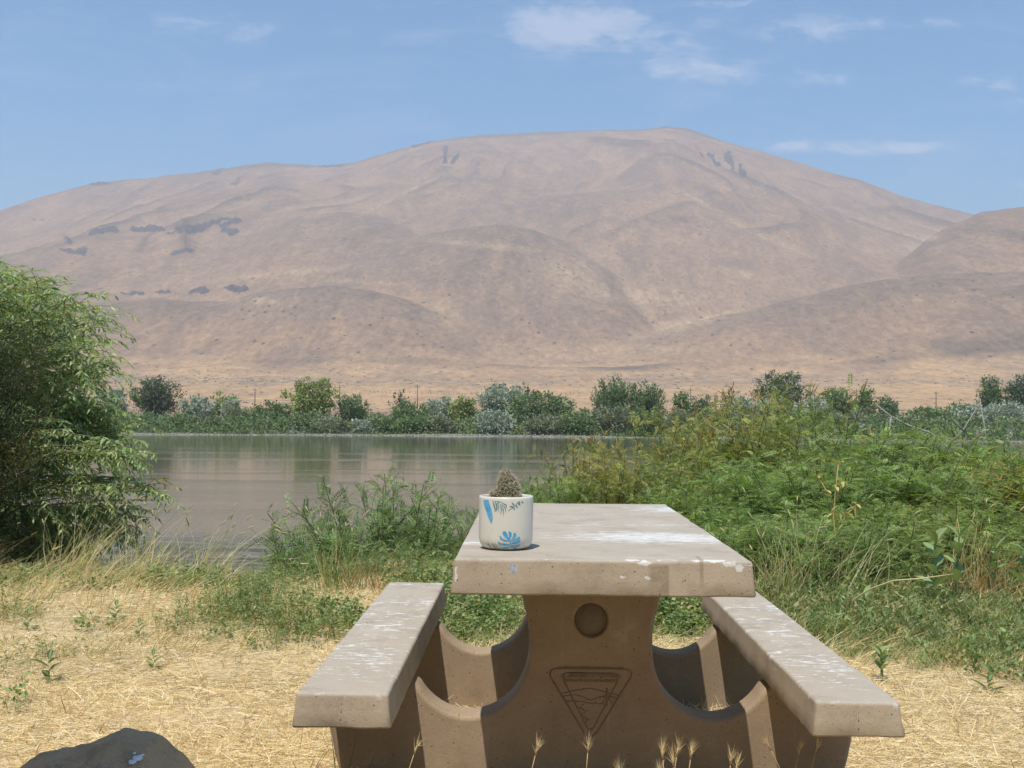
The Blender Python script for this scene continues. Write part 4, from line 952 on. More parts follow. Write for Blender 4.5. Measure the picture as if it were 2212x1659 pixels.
# ---- pinnate-leaved shrubs (near thicket)
def curve_pts(p0, d0, L, droop, n, r, wob=.1):
    pts = [np.array(p0, float)]; d = unit(np.array(d0, float))
    for k in range(n):
        d = unit(d+np.array([0, 0, -droop])/n+wob*r.standard_normal(3)/math.sqrt(n)); pts.append(pts[-1]+d*L/n)
    return np.array(pts)
def pinnate(seed, H_, W_, nst, colr, tipc, spikes=0, leafL=.15, dens=1., name='x', lf=.17):
    """returns (leaf mesh arrays, wood MB) of one many-stemmed shrub"""
    r = np.random.default_rng(seed); wood = MB(); LP, LD, LN, LL, LC = [], [], [], [], []
    sp_ = []
    for s_ in range(nst):
        a_ = r.random()*2*math.pi; sp = r.random()**.6
        lean = np.array([math.cos(a_)*W_/H_*.62*sp, math.sin(a_)*W_/H_*.5*sp, 1.])
        L_ = H_*r.uniform(.72, 1.08)*math.hypot(1, .35*sp)
        st = curve_pts((r.normal(0, .1*W_), r.normal(0, .08*W_), -.05), lean, L_, -.15, 8, r, .22)
        wood.tube(st, np.linspace(.009, .0025, len(st)), 4, (.12, .09, .06), cap=False)
        twigs = [(st, .30)]
        for b in range(int(7*dens)+r.integers(0, 4)):
            t = r.uniform(.22, .95); k = t*(len(st)-1); i0 = int(k); p = st[i0]*(1-(k-i0))+st[min(i0+1, len(st)-1)]*(k-i0)
            a2 = r.random()*2*math.pi; out = unit(unit(st[min(i0+1, len(st)-1)]-st[i0])*.8+np.array([math.cos(a2), math.sin(a2), .15])*1.0)
            tw = curve_pts(p, out, H_*r.uniform(.18, .38)*(1.2-.7*t), .25, 5, r, .15)
            wood.tube(tw, np.linspace(.004, .0015, len(tw)), 3, (.16, .13, .07), cap=False); twigs.append((tw, .1))
        for (tw, t0) in twigs:
            Lt = np.linalg.norm(np.diff(tw, axis=0), axis=1).sum(); n = max(4, int(Lt*(1-t0)/.034*dens))
            t = np.linspace(t0, 1, n); k = t*(len(tw)-1); i0 = np.minimum(k.astype(int), len(tw)-2); fr = (k-i0)[:, None]
            p = tw[i0]*(1-fr)+tw[i0+1]*fr; ax = unit(tw[i0+1]-tw[i0]); ph = np.arange(n)*2.4+r.random()*6
            ref = unit(np.cross(ax, np.tile([.3, .2, 1.], (n, 1)))); oth = np.cross(ax, ref)
            rad = ref*np.cos(ph)[:, None]+oth*np.sin(ph)[:, None]
            d = unit(ax*.55+rad+np.array([0, 0, .15]))
            LP.append(p); LD.append(d); LL.append(leafL*r.uniform(.6, 1.15, n)*(1-.45*(t > .9)))
            hgt = np.clip(p[:, 2]/H_, 0, 1.1)[:, None]; young = np.clip((t[:, None]-.75)*2, 0, 1)*np.clip(hgt*1.6-.6, 0, 1)
            c = np.array(colr)*(1-young)+np.array(tipc)*young; LC.append(c*(1+.28*r.standard_normal((n, 1))))
        if spikes and r.random() < spikes:
            for q in range(r.integers(1, 4)):
                e = curve_pts(st[-1], unit(np.array([r.normal(0, .4), r.normal(0, .4), 1.])), r.uniform(.06, .14), .3, 4, r, .2); sp_.append(e)
    LP, LD, LL, LC = np.vstack(LP), np.vstack(LD), np.concatenate(LL), np.clip(np.vstack(LC), .01, .8)
    n = len(LP); up = unit(np.array([0, 0, 1.])+.45*r.standard_normal((n, 3))); S_ = unit(np.cross(LD, up)); N_ = np.cross(S_, LD)
    npair = 9; V, Q, C = [], [], []; off = 0
    for k in range(npair+1):
        t = (k+1)/(npair+1); base = LP+LD*(LL*t)[:, None]+np.array([0, 0, -1.])*(LL*.30*t*t)[:, None]
        sides = (1, -1) if k < npair else (0,)
        for sd in sides:
            ax = unit(S_*sd+LD*(.55 if sd else 1)+N_*.1-np.array([0, 0, .25])); l = LL*lf*(1-.45*abs(t-.45)); 
            v, q, c = leafquads(base, ax, N_+.25*r.standard_normal((n, 3)), l, l*.42, LC*(1+.07*r.standard_normal((n, 1))), 0); V.append(v); Q.append(q+off); C.append(c); off += len(v)
    for e in sp_:
        mb = MB(); mb.tube(e, np.linspace(.007, .003, len(e)), 4, (.45, .30, .09)); v = np.vstack(mb.V)
        V.append(v); Q.append(np.vstack(mb.Q)+off); C.append(np.vstack(mb.C)); off += len(v)
    return np.vstack(V), np.vstack(Q), np.vstack(C), wood
def make_shrub(seed, *a, **k):
    V, Q, C, wood = pinnate(seed, *a, **k)
    lo = mesh_np('foliage', V, Q, M_LEAF, None, C); wo_ = wood.build('stems', M_BARK)
    lm, wm = lo.data, wo_.data; bpy.data.objects.remove(lo); bpy.data.objects.remove(wo_)
    return lm, wm
def put_shrub(name, variants, k, loc, s, rz, label, cat='shrub', group=None, sz=None):
    t = empty(name, loc, label, cat, group, rz); t.scale = (s, s, sz or s)
    for nm, me in zip(('foliage', 'stems'), variants[k]):
        o = bpy.data.objects.new(nm, me); COL.objects.link(o); o.parent = t
    return t
GR = (.19, .27, .075); GR2 = (.225, .28, .075); OL = (.28, .28, .075); TIP = (.42, .44, .12); TIPO = (.48, .37, .11)
VAR = [make_shrub(1, 1.6, 1.3, 15, GR, TIP, leafL=.20, dens=1.05), make_shrub(2, 1.6, 1.4, 15, GR2, TIP, spikes=.5, leafL=.19, dens=1.05), make_shrub(3, 1.5, 1.3, 15, OL, TIPO, spikes=.9, leafL=.18, dens=1.05), make_shrub(4, 1.4, 1.4, 14, GR, (.24, .34, .10), leafL=.21, dens=1.05)]
SMALL = [make_shrub(7, 1.0, 1.0, 18, (.20, .28, .11), (.33, .42, .17), leafL=.19, dens=1.15, lf=.15), make_shrub(8, .9, 1.15, 19, (.19, .27, .10), (.31, .40, .16), leafL=.19, dens=1.15, lf=.15)]
TH = [  # px, top py, Y, variant, scale, label
 (1285, 965, 9.6, 2, .72, 'olive yellow bush, leftmost of the right thicket, its leaves above the far table edge'),
 (1340, 975, 9.0, 2, .66, 'short yellowish bush behind the far right corner of the tabletop'),
 (1400, 1010, 8.8, 1, .72, 'green bush right behind the far table corner, left of the main thicket'),
 (1462, 905, 9.8, 2, .75, 'tall yellow tipped bush at the left shoulder of the thicket, open at its foot'),
 (1540, 985, 9.0, 0, .9, 'leafy green bush in the left middle of the thicket, below a yellow tipped crest'),
 (1600, 868, 10.6, 2, .95, 'olive crest bush above the left half of the thicket with orange seed spikes'),
 (1650, 1010, 8.2, 3, .85, 'fresh green bush low in the thicket right of the tabletop'),
 (1700, 925, 10.2, 1, 1.05, 'bushy green crest with brown spikes, centre of the thicket'),
 (1762, 832, 11.5, 1, .95, 'tallest light green shoot bush, poking highest from the thicket'),
 (1775, 985, 8.6, 0, .98, 'dense mid green bush in the middle of the thicket above the dry grass'),
 (1860, 920, 10.2, 0, 1.1, 'green feathery bush right of the tallest shoot'),
 (1905, 1000, 8.6, 3, 1.0, 'fresh green bush behind the yellowing stalk'),
 (1960, 940, 10.4, 1, 1.1, 'broad green bush between the tallest shoot and the dead branch'),
 (2040, 1015, 9.0, 0, 1.02, 'dense green bush behind the milkweeds'),
 (2075, 950, 11.0, 3, 1.1, 'green bush below the dead branch on the right'),
 (2140, 992, 9.6, 1, 1.05, 'yellowish green bush near the right edge of the thicket'),
 (2205, 1010, 8.8, 2, 1.0, 'olive bush at the right edge of the view'),
 (2190, 975, 11.0, 1, 1.05, 'far bush at the right edge of the view, behind the olive one'),
 (1700, 1090, 7.6, 0, .66, 'low leafy bush at the front foot of the thicket, nearest the right bench'),
 (1840, 1090, 7.7, 3, .68, 'low fresh green bush at the front foot of the thicket'),
 (1610, 1080, 7.8, 3, .62, 'low bush peeking past the right side of the tabletop'),
 (1520, 1050, 8.2, 1, .6, 'low bush just behind the right long side of the tabletop'),
 (2080, 1075, 7.8, 1, .7, 'low bush behind the right milkweed at the foot of the thicket'),
 (1990, 1085, 7.7, 0, .66, 'low dark green bush directly behind the two tall milkweeds'),
 (2190, 1080, 7.9, 0, .7, 'low dark bush at the right edge under the olive bush'),
 (1440, 1060, 8.4, 3, .55, 'small green bush just beyond the far end of the tabletop'),
 (1205, 1030, 8.8, 3, .5, 'small loose bush behind the pot, right of the cactus'),
 (1160, 1040, 9.2, 3, .42, 'sparse little bush right beside the pot rim'),
 (1625, 1120, 7.0, 0, .7, 'dark leafy bush right behind the tabletop corner, foot hidden by dry grass'),
 (1705, 1130, 6.9, 3, .72, 'fresh bush at the very front of the thicket, right of the dark leafy one'),
 (1785, 1125, 7.0, 0, .72, 'front bush in the middle of the thicket behind the pale dry grass'),
 (1870, 1130, 6.9, 3, .72, 'front bush left of the milkweed pair'),
 (1955, 1120, 7.1, 1, .74, 'front bush touching the left milkweed'),
 (2045, 1130, 7.1, 0, .72, 'front bush right behind the branching seed stalk'),
 (1545, 1095, 7.4, 3, .6, 'low bush seen just over the right long side of the tabletop'),
 (2300, 960, 9.2, 0, 1.05, 'green bush outside the frame, next to the olive bush'),
 (2410, 950, 9.8, 1, 1.1, 'yellowish bush outside the frame, second from the olive bush'),
 (2530, 960, 9.4, 3, 1.05, 'fresh green bush outside the frame, third from the olive bush'),
]
for i, (px_, py_, Y, v, s, lab) in enumerate(TH):
    d = ony(px_, py_, Y); zb = min(float(ground_z(d[0], Y)), .1); h0 = (1.6, 1.6, 1.5, 1.4)[v]*.93
    zb = max(zb, d[2]-h0*s*1.35)
    put_shrub('indigo_bush', VAR, v, (d[0], Y, zb-.03), s, i*1.7, lab, 'bush', 'bushes of the thicket on the right bank', sz=(d[2]-zb+.03)/h0)
SM = [(802, 1040, 8.1, 0, 'upright feathery sapling, tallest of the saplings left of the table'), (690, 1125, 7.9, 1, 'leftmost feathery sapling over the brown water, arching leaves'),
      (910, 1080, 8.3, 0, 'feathery sapling between the tallest sapling and the tabletop'), (985, 1100, 8.5, 1, 'feathery sapling touching the left edge of the tabletop'),
      (745, 1165, 7.8, 0, 'low feathery sapling behind the foxtail clump'), (860, 1150, 7.9, 1, 'low leafy sapling in the middle of the left sapling group'), (950, 1165, 8.0, 1, 'low sapling behind the far end of the left bench'), (662, 1185, 7.6, 0, 'small sapling at the left foot of the sapling group'), (718, 1205, 7.5, 1, 'small leafy sapling left of the reddish dried grass'), (798, 1190, 7.6, 0, 'small sapling straight below the tallest sapling'), (890, 1205, 7.5, 1, 'small sapling just above the far edge of the left bench')]
for i, (px_, py_, Y, v, lab) in enumerate(SM):
    d = ony(px_, py_, Y); zb = -.42 if Y > 7.7 else -.12; h0 = (1.0, .9)[v]*.95; s = (d[2]-zb)/h0
    put_shrub('feathery_sapling', SMALL, v, (d[0], Y, zb), max(.62, s*.85), i*2.1+.4, lab, 'sapling', 'saplings between the table and the river', sz=s)

# ---- willow at the left
def willow():
    r = np.random.default_rng(21)
    base = np.array([-5.75, 9.3, -.55])
    t = empty('willow_tree', base, 'leafy willow hanging over the river at the left edge', 'tree')
    wood = MB(); LP, LD, LL, LC, LN = [], [], [], [], []
    trunk = np.array([(0, 0, -.3), (.05, 0, .6), (.15, .02, 1.4), (.1, 0, 2.3), (.2, 0, 3.1)])
    wood.tube(trunk, [.16, .13, .10, .07, .04], 8, (.14, .11, .08))
    OUTL = [(-60, 600), (10, 596), (60, 612), (105, 625), (150, 640), (185, 665), (205, 700), (222, 745), (200, 790), (225, 830), (215, 880), (262, 905), (285, 950), (300, 1000), (318, 1055), (255, 1105), (200, 1135), (130, 1165), (60, 1170)]
    ends = []
    TIPS = [(-20, 590), (12, 585), (58, 598), (100, 606), (118, 632), (150, 640), (203, 664), (226, 694), (192, 722), (222, 745), (250, 778), (205, 800), (228, 812), (180, 850), (213, 872), (236, 888), (250, 905), (302, 915), (262, 940), (288, 968), (322, 985), (306, 1030), (352, 1078), (322, 1105), (282, 1142), (252, 1112), (232, 1160), (186, 1182), (150, 1140), (112, 1190), (70, 1200), (30, 1175)]
    for (tx, ty) in TIPS:
        dY = r.uniform(-.8, .8)
        for q in range(6):
            b_ = 0 if q < 2 else r.uniform(8, 60)
            ends.append(ony(tx-b_+r.normal(0, 5), ty+r.normal(0, 7)-b_*.15, 9.2+dY+r.normal(0, .12))-base)
    for k in range(125):
        j = r.uniform(0, len(OUTL)-1.01); i0 = int(j); q = j-i0; px_ = OUTL[i0][0]*(1-q)+OUTL[i0+1][0]*q; py_ = OUTL[i0][1]*(1-q)+OUTL[i0+1][1]*q
        f_ = .22+.78*r.random(); px_ = px_*(1-f_)+(-260)*f_; py_ = min(r.uniform(1000, 1120), py_*(1-f_*.5)+800*f_*.5+r.uniform(-40, 30))
        ends.append(ony(px_, py_, 9.2+r.uniform(-1.3, 1.3))-base)
    for e in ends:
        z0 = np.clip(e[2]*r.uniform(.35, .8), .25, 3.0); k = np.interp(z0, trunk[:, 2], np.arange(5)); i0 = min(int(k), 3); s0 = trunk[i0]*(1-(k-i0))+trunk[i0+1]*(k-i0)
        mid = s0*.45+e*.55; mid[2] += .13*np.linalg.norm(e[:2]-s0[:2])*r.uniform(.5, 1.2); mid += r.standard_normal(3)*.08
        tt = np.linspace(0, 1, 12)[:, None]; br = (1-tt)**2*s0+2*tt*(1-tt)*mid+tt*tt*e
        L_ = np.linalg.norm(np.diff(br, axis=0), axis=1).sum()
        wood.tube(br, np.linspace(.018, .002, 12)*min(1, L_/2.5+.2), 4, (.20, .17, .09), cap=False)
        tws = [(br, .45)]
        for b in range(7):
            q = r.uniform(.45, .97)*11; i0 = int(q); p = br[i0]*(1-(q-i0))+br[min(i0+1, 11)]*(q-i0); dr = unit(br[min(i0+1, 11)]-br[i0])
            tw = curve_pts(p, dr*.8+r.standard_normal(3)*.4+[0, 0, .1], r.uniform(.22, .48), 1.0, 6, r, .12)
            wood.tube(tw, np.linspace(.0035, .0012, 7), 3, (.22, .20, .08), cap=False); tws.append((tw, .05))
        for (tw, t0) in tws:
            Lt = np.linalg.norm(np.diff(tw, axis=0), axis=1).sum(); n = max(4, int(Lt*(1-t0)/.020)); t_ = np.linspace(t0, 1, n); k = t_*(len(tw)-1); i0 = np.minimum(k.astype(int), len(tw)-2); fr = (k-i0)[:, None]
            p = tw[i0]*(1-fr)+tw[i0+1]*fr; ax = unit(tw[i0+1]-tw[i0]); sd = unit(np.cross(ax, [0, 0, 1.]))*np.where(np.arange(n) % 2, 1, -1)[:, None]
            d = unit(ax*.6+sd*.75+np.array([0, 0, -.42])+.3*r.standard_normal((n, 3)))
            LP.append(p); LD.append(d); LL.append(r.uniform(.05, .088, n)); c = np.array((.28, .37, .155)) if r.random() < .72 else (np.array((.39, .45, .20)) if r.random() < .86 else np.array((.30, .27, .11)))
            LC.append(np.tile(c, (n, 1)))
    LP, LD, LL, LC = np.vstack(LP), np.vstack(LD), np.concatenate(LL), np.vstack(LC); n = len(LP)
    LC = np.clip(LC*(1+.2*r.standard_normal((n, 1))), .01, .7)
    nr_ = unit(r.standard_normal((n, 3))*.55+[0, 0, 1.]); V, Q, C = leafquads(LP, LD, nr_, LL, LL*.25, LC, .08)
    mesh_np('crown', V, Q, M_LEAF, t, C); wood.build('trunk', M_BARK, t)
willow()
# fine-leaved tamarisk in front of it, shade put into its dark leaf colour
def tamarisk():
    r = np.random.default_rng(31); base = np.array([-3.78, 7.5, float(ground_z(-3.78, 7.5))]); t = empty('shade_toned_bush', base, 'fine-leaved bush at the left edge in front of the willow, shade put into its leaf colour', 'bush')
    wood = MB(); Vs, Qs, Cs = [], [], []; off = 0
    for s_ in range(150):
        a_ = r.random()*6.28; e = np.array([r.uniform(-.75, .62), r.uniform(-.5, .5), r.uniform(.2, 1.85)])
        e[0] *= 1-.35*abs(e[2]-.95); s0 = np.array([r.normal(0, .08)-.25, r.normal(0, .08), .0]); mid = s0*.4+e*.6+[0, 0, .25]; tt = np.linspace(0, 1, 8)[:, None]
        br = (1-tt)**2*s0+2*tt*(1-tt)*mid+tt*tt*e; wood.tube(br, np.linspace(.009, .0015, 8), 4, (.09, .06, .045), cap=False)
        n = 300; k = r.uniform(2.5, 7, n); i0 = np.minimum(k.astype(int), 6); p = br[i0]*(1-(k-i0))[:, None]+br[i0+1]*(k-i0)[:, None]+r.standard_normal((n, 3))*.07
        d = unit(r.standard_normal((n, 3))+[0, 0, .5]); c = jit((.045, .065, .026) if r.random() < .8 else (.13, .12, .04), n, r, .25)  # dark leaf colour stands in for shade within the foliage
        v, q, c = leafquads(p, d, r.standard_normal((n, 3)), r.uniform(.03, .07, n), np.full(n, .006), c); Vs.append(v); Qs.append(q+off); Cs.append(c); off += len(v)
    mesh_np('foliage', np.vstack(Vs), np.vstack(Qs), M_LEAF, t, np.vstack(Cs)); wood.build('stems', M_BARK, t)
tamarisk()

# ---------------------------------------------------------------- ground cover
def wedge(n, y0, y1, r, p=1.):
    y = y0+(y1-y0)*r.random(n)**p; x = r.uniform(-1, 1, n)*(y*.50+2.1)-.01*y; return x, y
PATCH = [  # photo px centre, radii, strength: where the green weeds grow
 (540, 1340, 120, 38, 1.1), (640, 1372, 110, 28, 1.1), (430, 1265, 110, 30, .7), (230, 1290, 90, 18, .3), (720, 1360, 60, 25, 1.), (60, 1275, 70, 22, .4), (20, 1340, 50, 15, .6),
 (60, 1440, 70, 30, .45), (130, 1420, 70, 20, .35), (30, 1530, 60, 14, .3), (200, 1365, 60, 14, .3), (1040, 1350, 120, 50, 1.1), (1480, 1350, 120, 45, 1.1), (1750, 1300, 170, 60, 1.1), (1950, 1360, 170, 60, 1.1), (2120, 1390, 130, 60, .9),
 (2160, 1250, 130, 50, .7), (1850, 1400, 70, 30, .8), (2190, 1420, 60, 40, .6), (600, 1280, 70, 30, .6), (2190, 1460, 40, 20, .5), (960, 1290, 100, 40, .8)]
GP = []
for (a, b, rx, ry, s) in PATCH:
    c0 = onz(a, b); e1 = onz(a+rx, b); e2 = onz(a, b-ry*.8); GP.append((c0[0], c0[1], abs(e1[0]-c0[0]), abs(e2[1]-c0[1]), s))
def green(x, y):
    v = np.zeros_like(x)
    for (cx, cy, rx, ry, s) in GP: v = np.maximum(v, s*np.exp(-(((x-cx)/rx)**2+((y-cy)/ry)**2)*.9))
    return v
def clear(x, y):  # outside the concrete feet and boulder
    k = (np.abs(x-TX) < .79) & (((y > 3.42) & (y < 3.56)) | ((y > 4.34) & (y < 4.48)))
    b = (x > -1.2) & (x < -.5) & (y < 2.6)
    return ~(k | b)
r = np.random.default_rng(41)
# straw litter
x, y = wedge(400000, 2.2, 8.4, r, .95); gv = green(x, y); thin = fbm(x/.5, y/.5, 3, 15)
ok = clear(x, y) & (r.random(len(x)) < 1.05-.75*np.clip(gv, 0, 1)-.62*smooth01(-thin, .12, .32)*(x < 1)) & (y < edge(x)+.6)
x, y = x[ok], y[ok]; n = len(x)
a = r.normal(0, .75, n)+math.pi*(r.random(n) < .5); el = np.abs(r.normal(0, .16, n)); up = r.random(n) < .2+.25*(fbm(x/.4, y/.4, 2, 14) > .25); el[up] = r.uniform(.5, 1.4, up.sum())
D = np.stack([np.cos(a)*np.cos(el), np.sin(a)*np.cos(el), np.sin(el)], -1); L = r.uniform(.015, .085, n)*(1+.8*(r.random(n) < .12)); L[up] *= .8; k = fbm(x/.8, y/.8, 2, 16)
c = np.where(r.random((n, 1)) < .5, np.array([[.80, .66, .42]]), np.array([[.70, .555, .32]])); c = np.where(r.random((n, 1)) < .10, np.array([[.86, .78, .58]]), c); c = np.where(r.random((n, 1)) < .08, np.array([[.28, .18, .09]]), c)
c = c*(1+.12*r.standard_normal((n, 1)))*(1+.1*k[:, None])
B = np.stack([x, y, ground_z(x, y)+.004+r.random(n)*.012], -1)
V, Q, C = ribbons(B, D, L, r.uniform(.0014, .003, n), np.stack([r.normal(0, .012, n), r.normal(0, .012, n), -.2*L*np.sin(el)], -1), np.clip(c, .02, .9), 2, .5, r)
tag(mesh_np('straw_litter', V, Q, M_STRAW, None, C), 'golden dry cut grass lying thick over the ground around the table', 'dry grass', kind='stuff')
# taller dry grass near the bank, leaning right
x, y = wedge(52000, 5.0, 9.2, r, .9); gv = green(x, y); e = edge(x)
w = (.2+.85*np.exp(-((y-e+.1)/.55)**2)+.55*(fbm(x/.5, y/.5, 2, 17) > .1))*(1-.9*((x > -1.8) & (x < .1) & (y > 6.7)))+(.35+1.1*(fbm(x/.45, y/.45, 2, 27) > .12))*((x > .95) & (y > 5.2) & (y < 6.9))
ok = clear(x, y) & (r.random(len(x)) < w*.75) & (y < e+1.6); x, y = x[ok], y[ok]; n = len(x); e = edge(x)
tall = np.exp(-((y-e)/.7)**2); tall = tall*(.55+.45*(x < 0))*(1-.6*smooth01(-x, 1.2, 1.8)*(1-smooth01(-x, 3.4, 4.0))); tall = np.where((x > .95) & (y > 5.2), .25+.75*smooth01(y, 5.6, 7.4), tall); L = r.uniform(.05, .16, n)+tall*r.uniform(.05, .36, n); L = L+(r.random(n) < .035)*r.uniform(.2, .42, n)*np.exp(-((y-e)/.7)**2)*(x < -.9)
D = unit(np.stack([r.normal(.28, .42, n)+.25*tall, r.normal(0, .35, n), np.ones(n)*1.0], -1)); bend = np.stack([L*r.uniform(.1, .55, n), L*r.normal(0, .2, n), -L*r.uniform(.1, .35, n)], -1)
c = np.where(r.random((n, 1)) < .68, np.array([[.70, .57, .32]]), np.array([[.27, .30, .12]])); rust = .08+.45*np.exp(-((x-3.0)/.7)**2-((y-6.6)/.8)**2)[:, None]; c = np.where(r.random((n, 1)) < rust, np.array([[.46, .25, .12]]), c)*(1+.15*r.standard_normal((n, 1)))
V, Q, C = ribbons(np.stack([x, y, ground_z(x, y)-.005], -1), D, L, r.uniform(.0022, .005, n), bend, np.clip(c, .02, .9), 4, .2, r)
# seed heads on the longest
sel = (L > .34) & (r.random(n) < .35); b_ = np.stack([x, y, ground_z(x, y)], -1)[sel]+D[sel]*L[sel][:, None]+bend[sel]; hd = unit(D[sel]*L[sel][:, None]+2*bend[sel]); ns = sel.sum()
V2, Q2, C2 = ribbons(b_, hd, r.uniform(.03, .07, ns), np.full(ns, .006), np.zeros((ns, 3)), jit((.62, .50, .27), ns, r, .1), 2, .3, r)
tag(mesh_np('bank_grass', np.vstack([V, V2]), np.vstack([Q, Q2+len(V)]), M_STRAW, None, np.vstack([C, C2])), 'tall dry and green grass leaning along the river bank', 'grass', kind='stuff')
# green weeds
x, y = wedge(62000, 3.6, 9.0, r, .8); gv = green(x, y)*(.75+.5*(fbm(x/.35, y/.35, 3, 19)))
xr = (x > 1.2) & (y > 5.6) & (y < 6.9); gv = np.where((x > 1.2) & (y > 7.0), 0, gv); gv = np.where(xr, np.maximum(gv, .75*(.8+.5*fbm(x/.4, y/.4, 2, 18))), gv)
ok = clear(x, y) & (r.random(len(x)) < gv*1.0) & (gv > .12) & (y < edge(x)+.8); x, y = x[ok], y[ok]; n = len(x); gk = green(x, y)
hp = r.uniform(.05, .15, n)*(.6+.7*np.clip(gk, 0, 1.))+.05*(fbm(x/.5, y/.5, 2, 23) > .1)
xr2 = (x > .95) & (y > 5.0); hp = np.where(xr2, hp*r.uniform(.8, 1.7, n)*(.55+.45*smooth01(y, 5.2, 7.)), hp)
nl_ = 18; P0 = np.stack([x, y, ground_z(x, y)], -1); lean = r.standard_normal((n, 2))*.3
t = r.random((n, nl_))**.8; P_ = P0[:, None]+np.stack([lean[:, :1]*hp[:, None]*t+r.normal(0, .022, (n, nl_)), lean[:, 1:]*hp[:, None]*t+r.normal(0, .022, (n, nl_)), hp[:, None]*t], -1)
kind_ = ((fbm(x/.6, y/.6, 2, 29) > .05) & ~(xr2 & (r.random(n) < .85)))[:, None]; xq = np.repeat(xr2, nl_)
P_ = P_.reshape(-1, 3); m_ = len(P_); lw = np.where(np.repeat(kind_, nl_, 1).ravel(), r.uniform(.016, .034, m_), r.uniform(.016, .036, m_)); ww = np.where(np.repeat(kind_, nl_, 1).ravel(), lw*.62, lw*.24)
cc = np.where(kind_, np.array([[.20, .275, .105]]), np.array([[.19, .25, .09]]))*(1+.18*r.standard_normal((n, 1))); cc = np.where(r.random((n, 1)) < .22, np.array([[.40, .36, .16]]), cc)
cc = np.repeat(cc, nl_, 0)*(1+.12*r.standard_normal((m_, 1)))
lw = np.where(xq, lw*1.5, lw); zup = np.where(xq, .9, .25)[:, None]*np.array([[0, 0, 1.]])
V, Q, C = leafquads(P_, unit(r.standard_normal((m_, 3))*[1, 1, .5]+zup), unit(r.standard_normal((m_, 3))*.6+[0, 0, 1.]), lw, ww, np.clip(cc, .01, .6), .1)
V2, Q2, C2 = ribbons(P0, unit(np.column_stack([lean, np.ones(n)])), hp, np.full(n, .0025), np.zeros((n, 3)), jit((.14, .17, .06), n, r), 1, .5, r)
tag(mesh_np('green_weeds', np.vstack([V, V2]), np.vstack([Q, Q2+len(V)]), M_LEAF, None, np.vstack([C, C2])), 'low green weeds covering the ground behind and beside the table', 'weeds', kind='stuff')

# ---------------------------------------------------------------- single plants
def big_leaf(mb, p, d, L, w, up, col, curl=.25, seg=7, fold=.22):
    d = unit(np.array(d, float)); up = np.array(up, float); s = unit(np.cross(d, up)); n_ = np.cross(s, d); ts = np.linspace(0, 1, seg+1); V = []
    for t in ts:
        c = np.array(p)+d*L*t-np.array([0, 0, 1.])*curl*L*t*t; ww = w/2*math.sin(math.pi*min(1, t*.93+.05))**.75
        V += [c-s*ww+n_*ww*fold*2, c-s*ww*.5+n_*ww*fold*.8, c, c+s*ww*.5+n_*ww*fold*.8, c+s*ww+n_*ww*fold*2]
    Q = [(k*5+j, k*5+j+1, k*5+6+j, k*5+5+j) for k in range(seg) for j in range(4)]
    C = np.tile(np.array(col), (len(V), 1)); C[2::5] = np.array([.28, .33, .16]); mb.add(V, Q, None, C)
def milkweed(px_, pbase, ptop, Y, label, seed, nl=8, ll=.15):
    r = np.random.default_rng(seed); b = ony(px_, pbase, Y); tp = ony(px_, ptop, Y); h = tp[2]-b[2]; zg = float(ground_z(b[0], Y)); b[2] = min(b[2], zg+.1)
    h = tp[2]-zg; t = empty('milkweed_plant', (b[0], Y, zg), label, 'milkweed', 'milkweeds at the edge of the thicket')
    st = curve_pts((0, 0, 0), (r.normal(0, .06), r.normal(0, .06), 1), h*.8, 0, 6, r, .05); s = MB(); s.tube(st, np.linspace(.007, .004, 7), 6, (.22, .27, .12)); s.build('stem', M_BARK, t)
    a0 = r.random()*3
    for k in range(nl):
        q = .42+.56*(k//2)/(max(1, nl/2-1)); a = a0+(k//2)*1.5+(k % 2)*math.pi+r.normal(0, .15); kk = q*6; i0 = min(int(kk), 5); p = st[i0]*(1-(kk-i0))+st[i0+1]*(kk-i0); up_ = .5+.9*q
        mb = MB(); big_leaf(mb, p, (math.cos(a), math.sin(a), up_), ll*r.uniform(.8, 1.15)*(1.1-.25*q), ll*.36, (0, 0, 1.), np.array((.23, .31, .13))*r.uniform(.8, 1.2), r.uniform(.05, .35)); mb.build('leaf', M_DULL, t, True)
milkweed(2015, 1300, 1125, 6.1, 'tall milkweed with broad leaves in front of the thicket, left of the pair', 1, 8, .17)
milkweed(2062, 1300, 1115, 6.3, 'tall milkweed with broad leaves, right of the pair before the thicket', 2, 8, .16)
milkweed(2208, 1350, 1090, 6.0, 'large milkweed cut by the right edge of the view', 3, 10, .2)
milkweed(1905, 1465, 1395, 4.85, 'small milkweed sprout at the border of weeds and straw beside the right bench', 4, 8, .085)
milkweed(2155, 1290, 1150, 6.5, 'slim milkweed between the pair and the right edge', 5, 8, .12)
milkweed(1868, 1345, 1275, 5.9, 'short young milkweed beside the bent dry cane', 6, 6, .10)
def sprout(px_, py_, label, seed, s=.06, cc=(.13, .2, .06)):
    p = onz(px_, py_); r = np.random.default_rng(seed); t = empty('sprout', (p[0], p[1], float(ground_z(p[0], p[1]))), label, 'sprout', 'sprouts in the straw')
    for k in range(7):
        a = k*2.4; mb = MB(); big_leaf(mb, (0, 0, .012*k*s/.06), (math.cos(a), math.sin(a), .7), s*r.uniform(.8, 1.3), s*.3, (0, 0, 1.), cc, .2, 5); mb.build('leaf', M_LEAF, t, True)
sprout(330, 1450, 'lone green sprout in the straw nearest the left bench', 1, .055)
sprout(105, 1480, 'larger weed rosette in the straw near the left edge', 2, .085, (.09, .13, .05))
sprout(300, 1380, 'small sprout in the straw behind the lone green one', 3, .06)
sprout(380, 1375, 'small sprout by the round-leaved weed patch', 4, .06)
sprout(250, 1350, 'little leafy weed left of centre on the straw', 5, .07)
sprout(60, 1365, 'little leafy weed near the left edge of the straw', 6, .07)
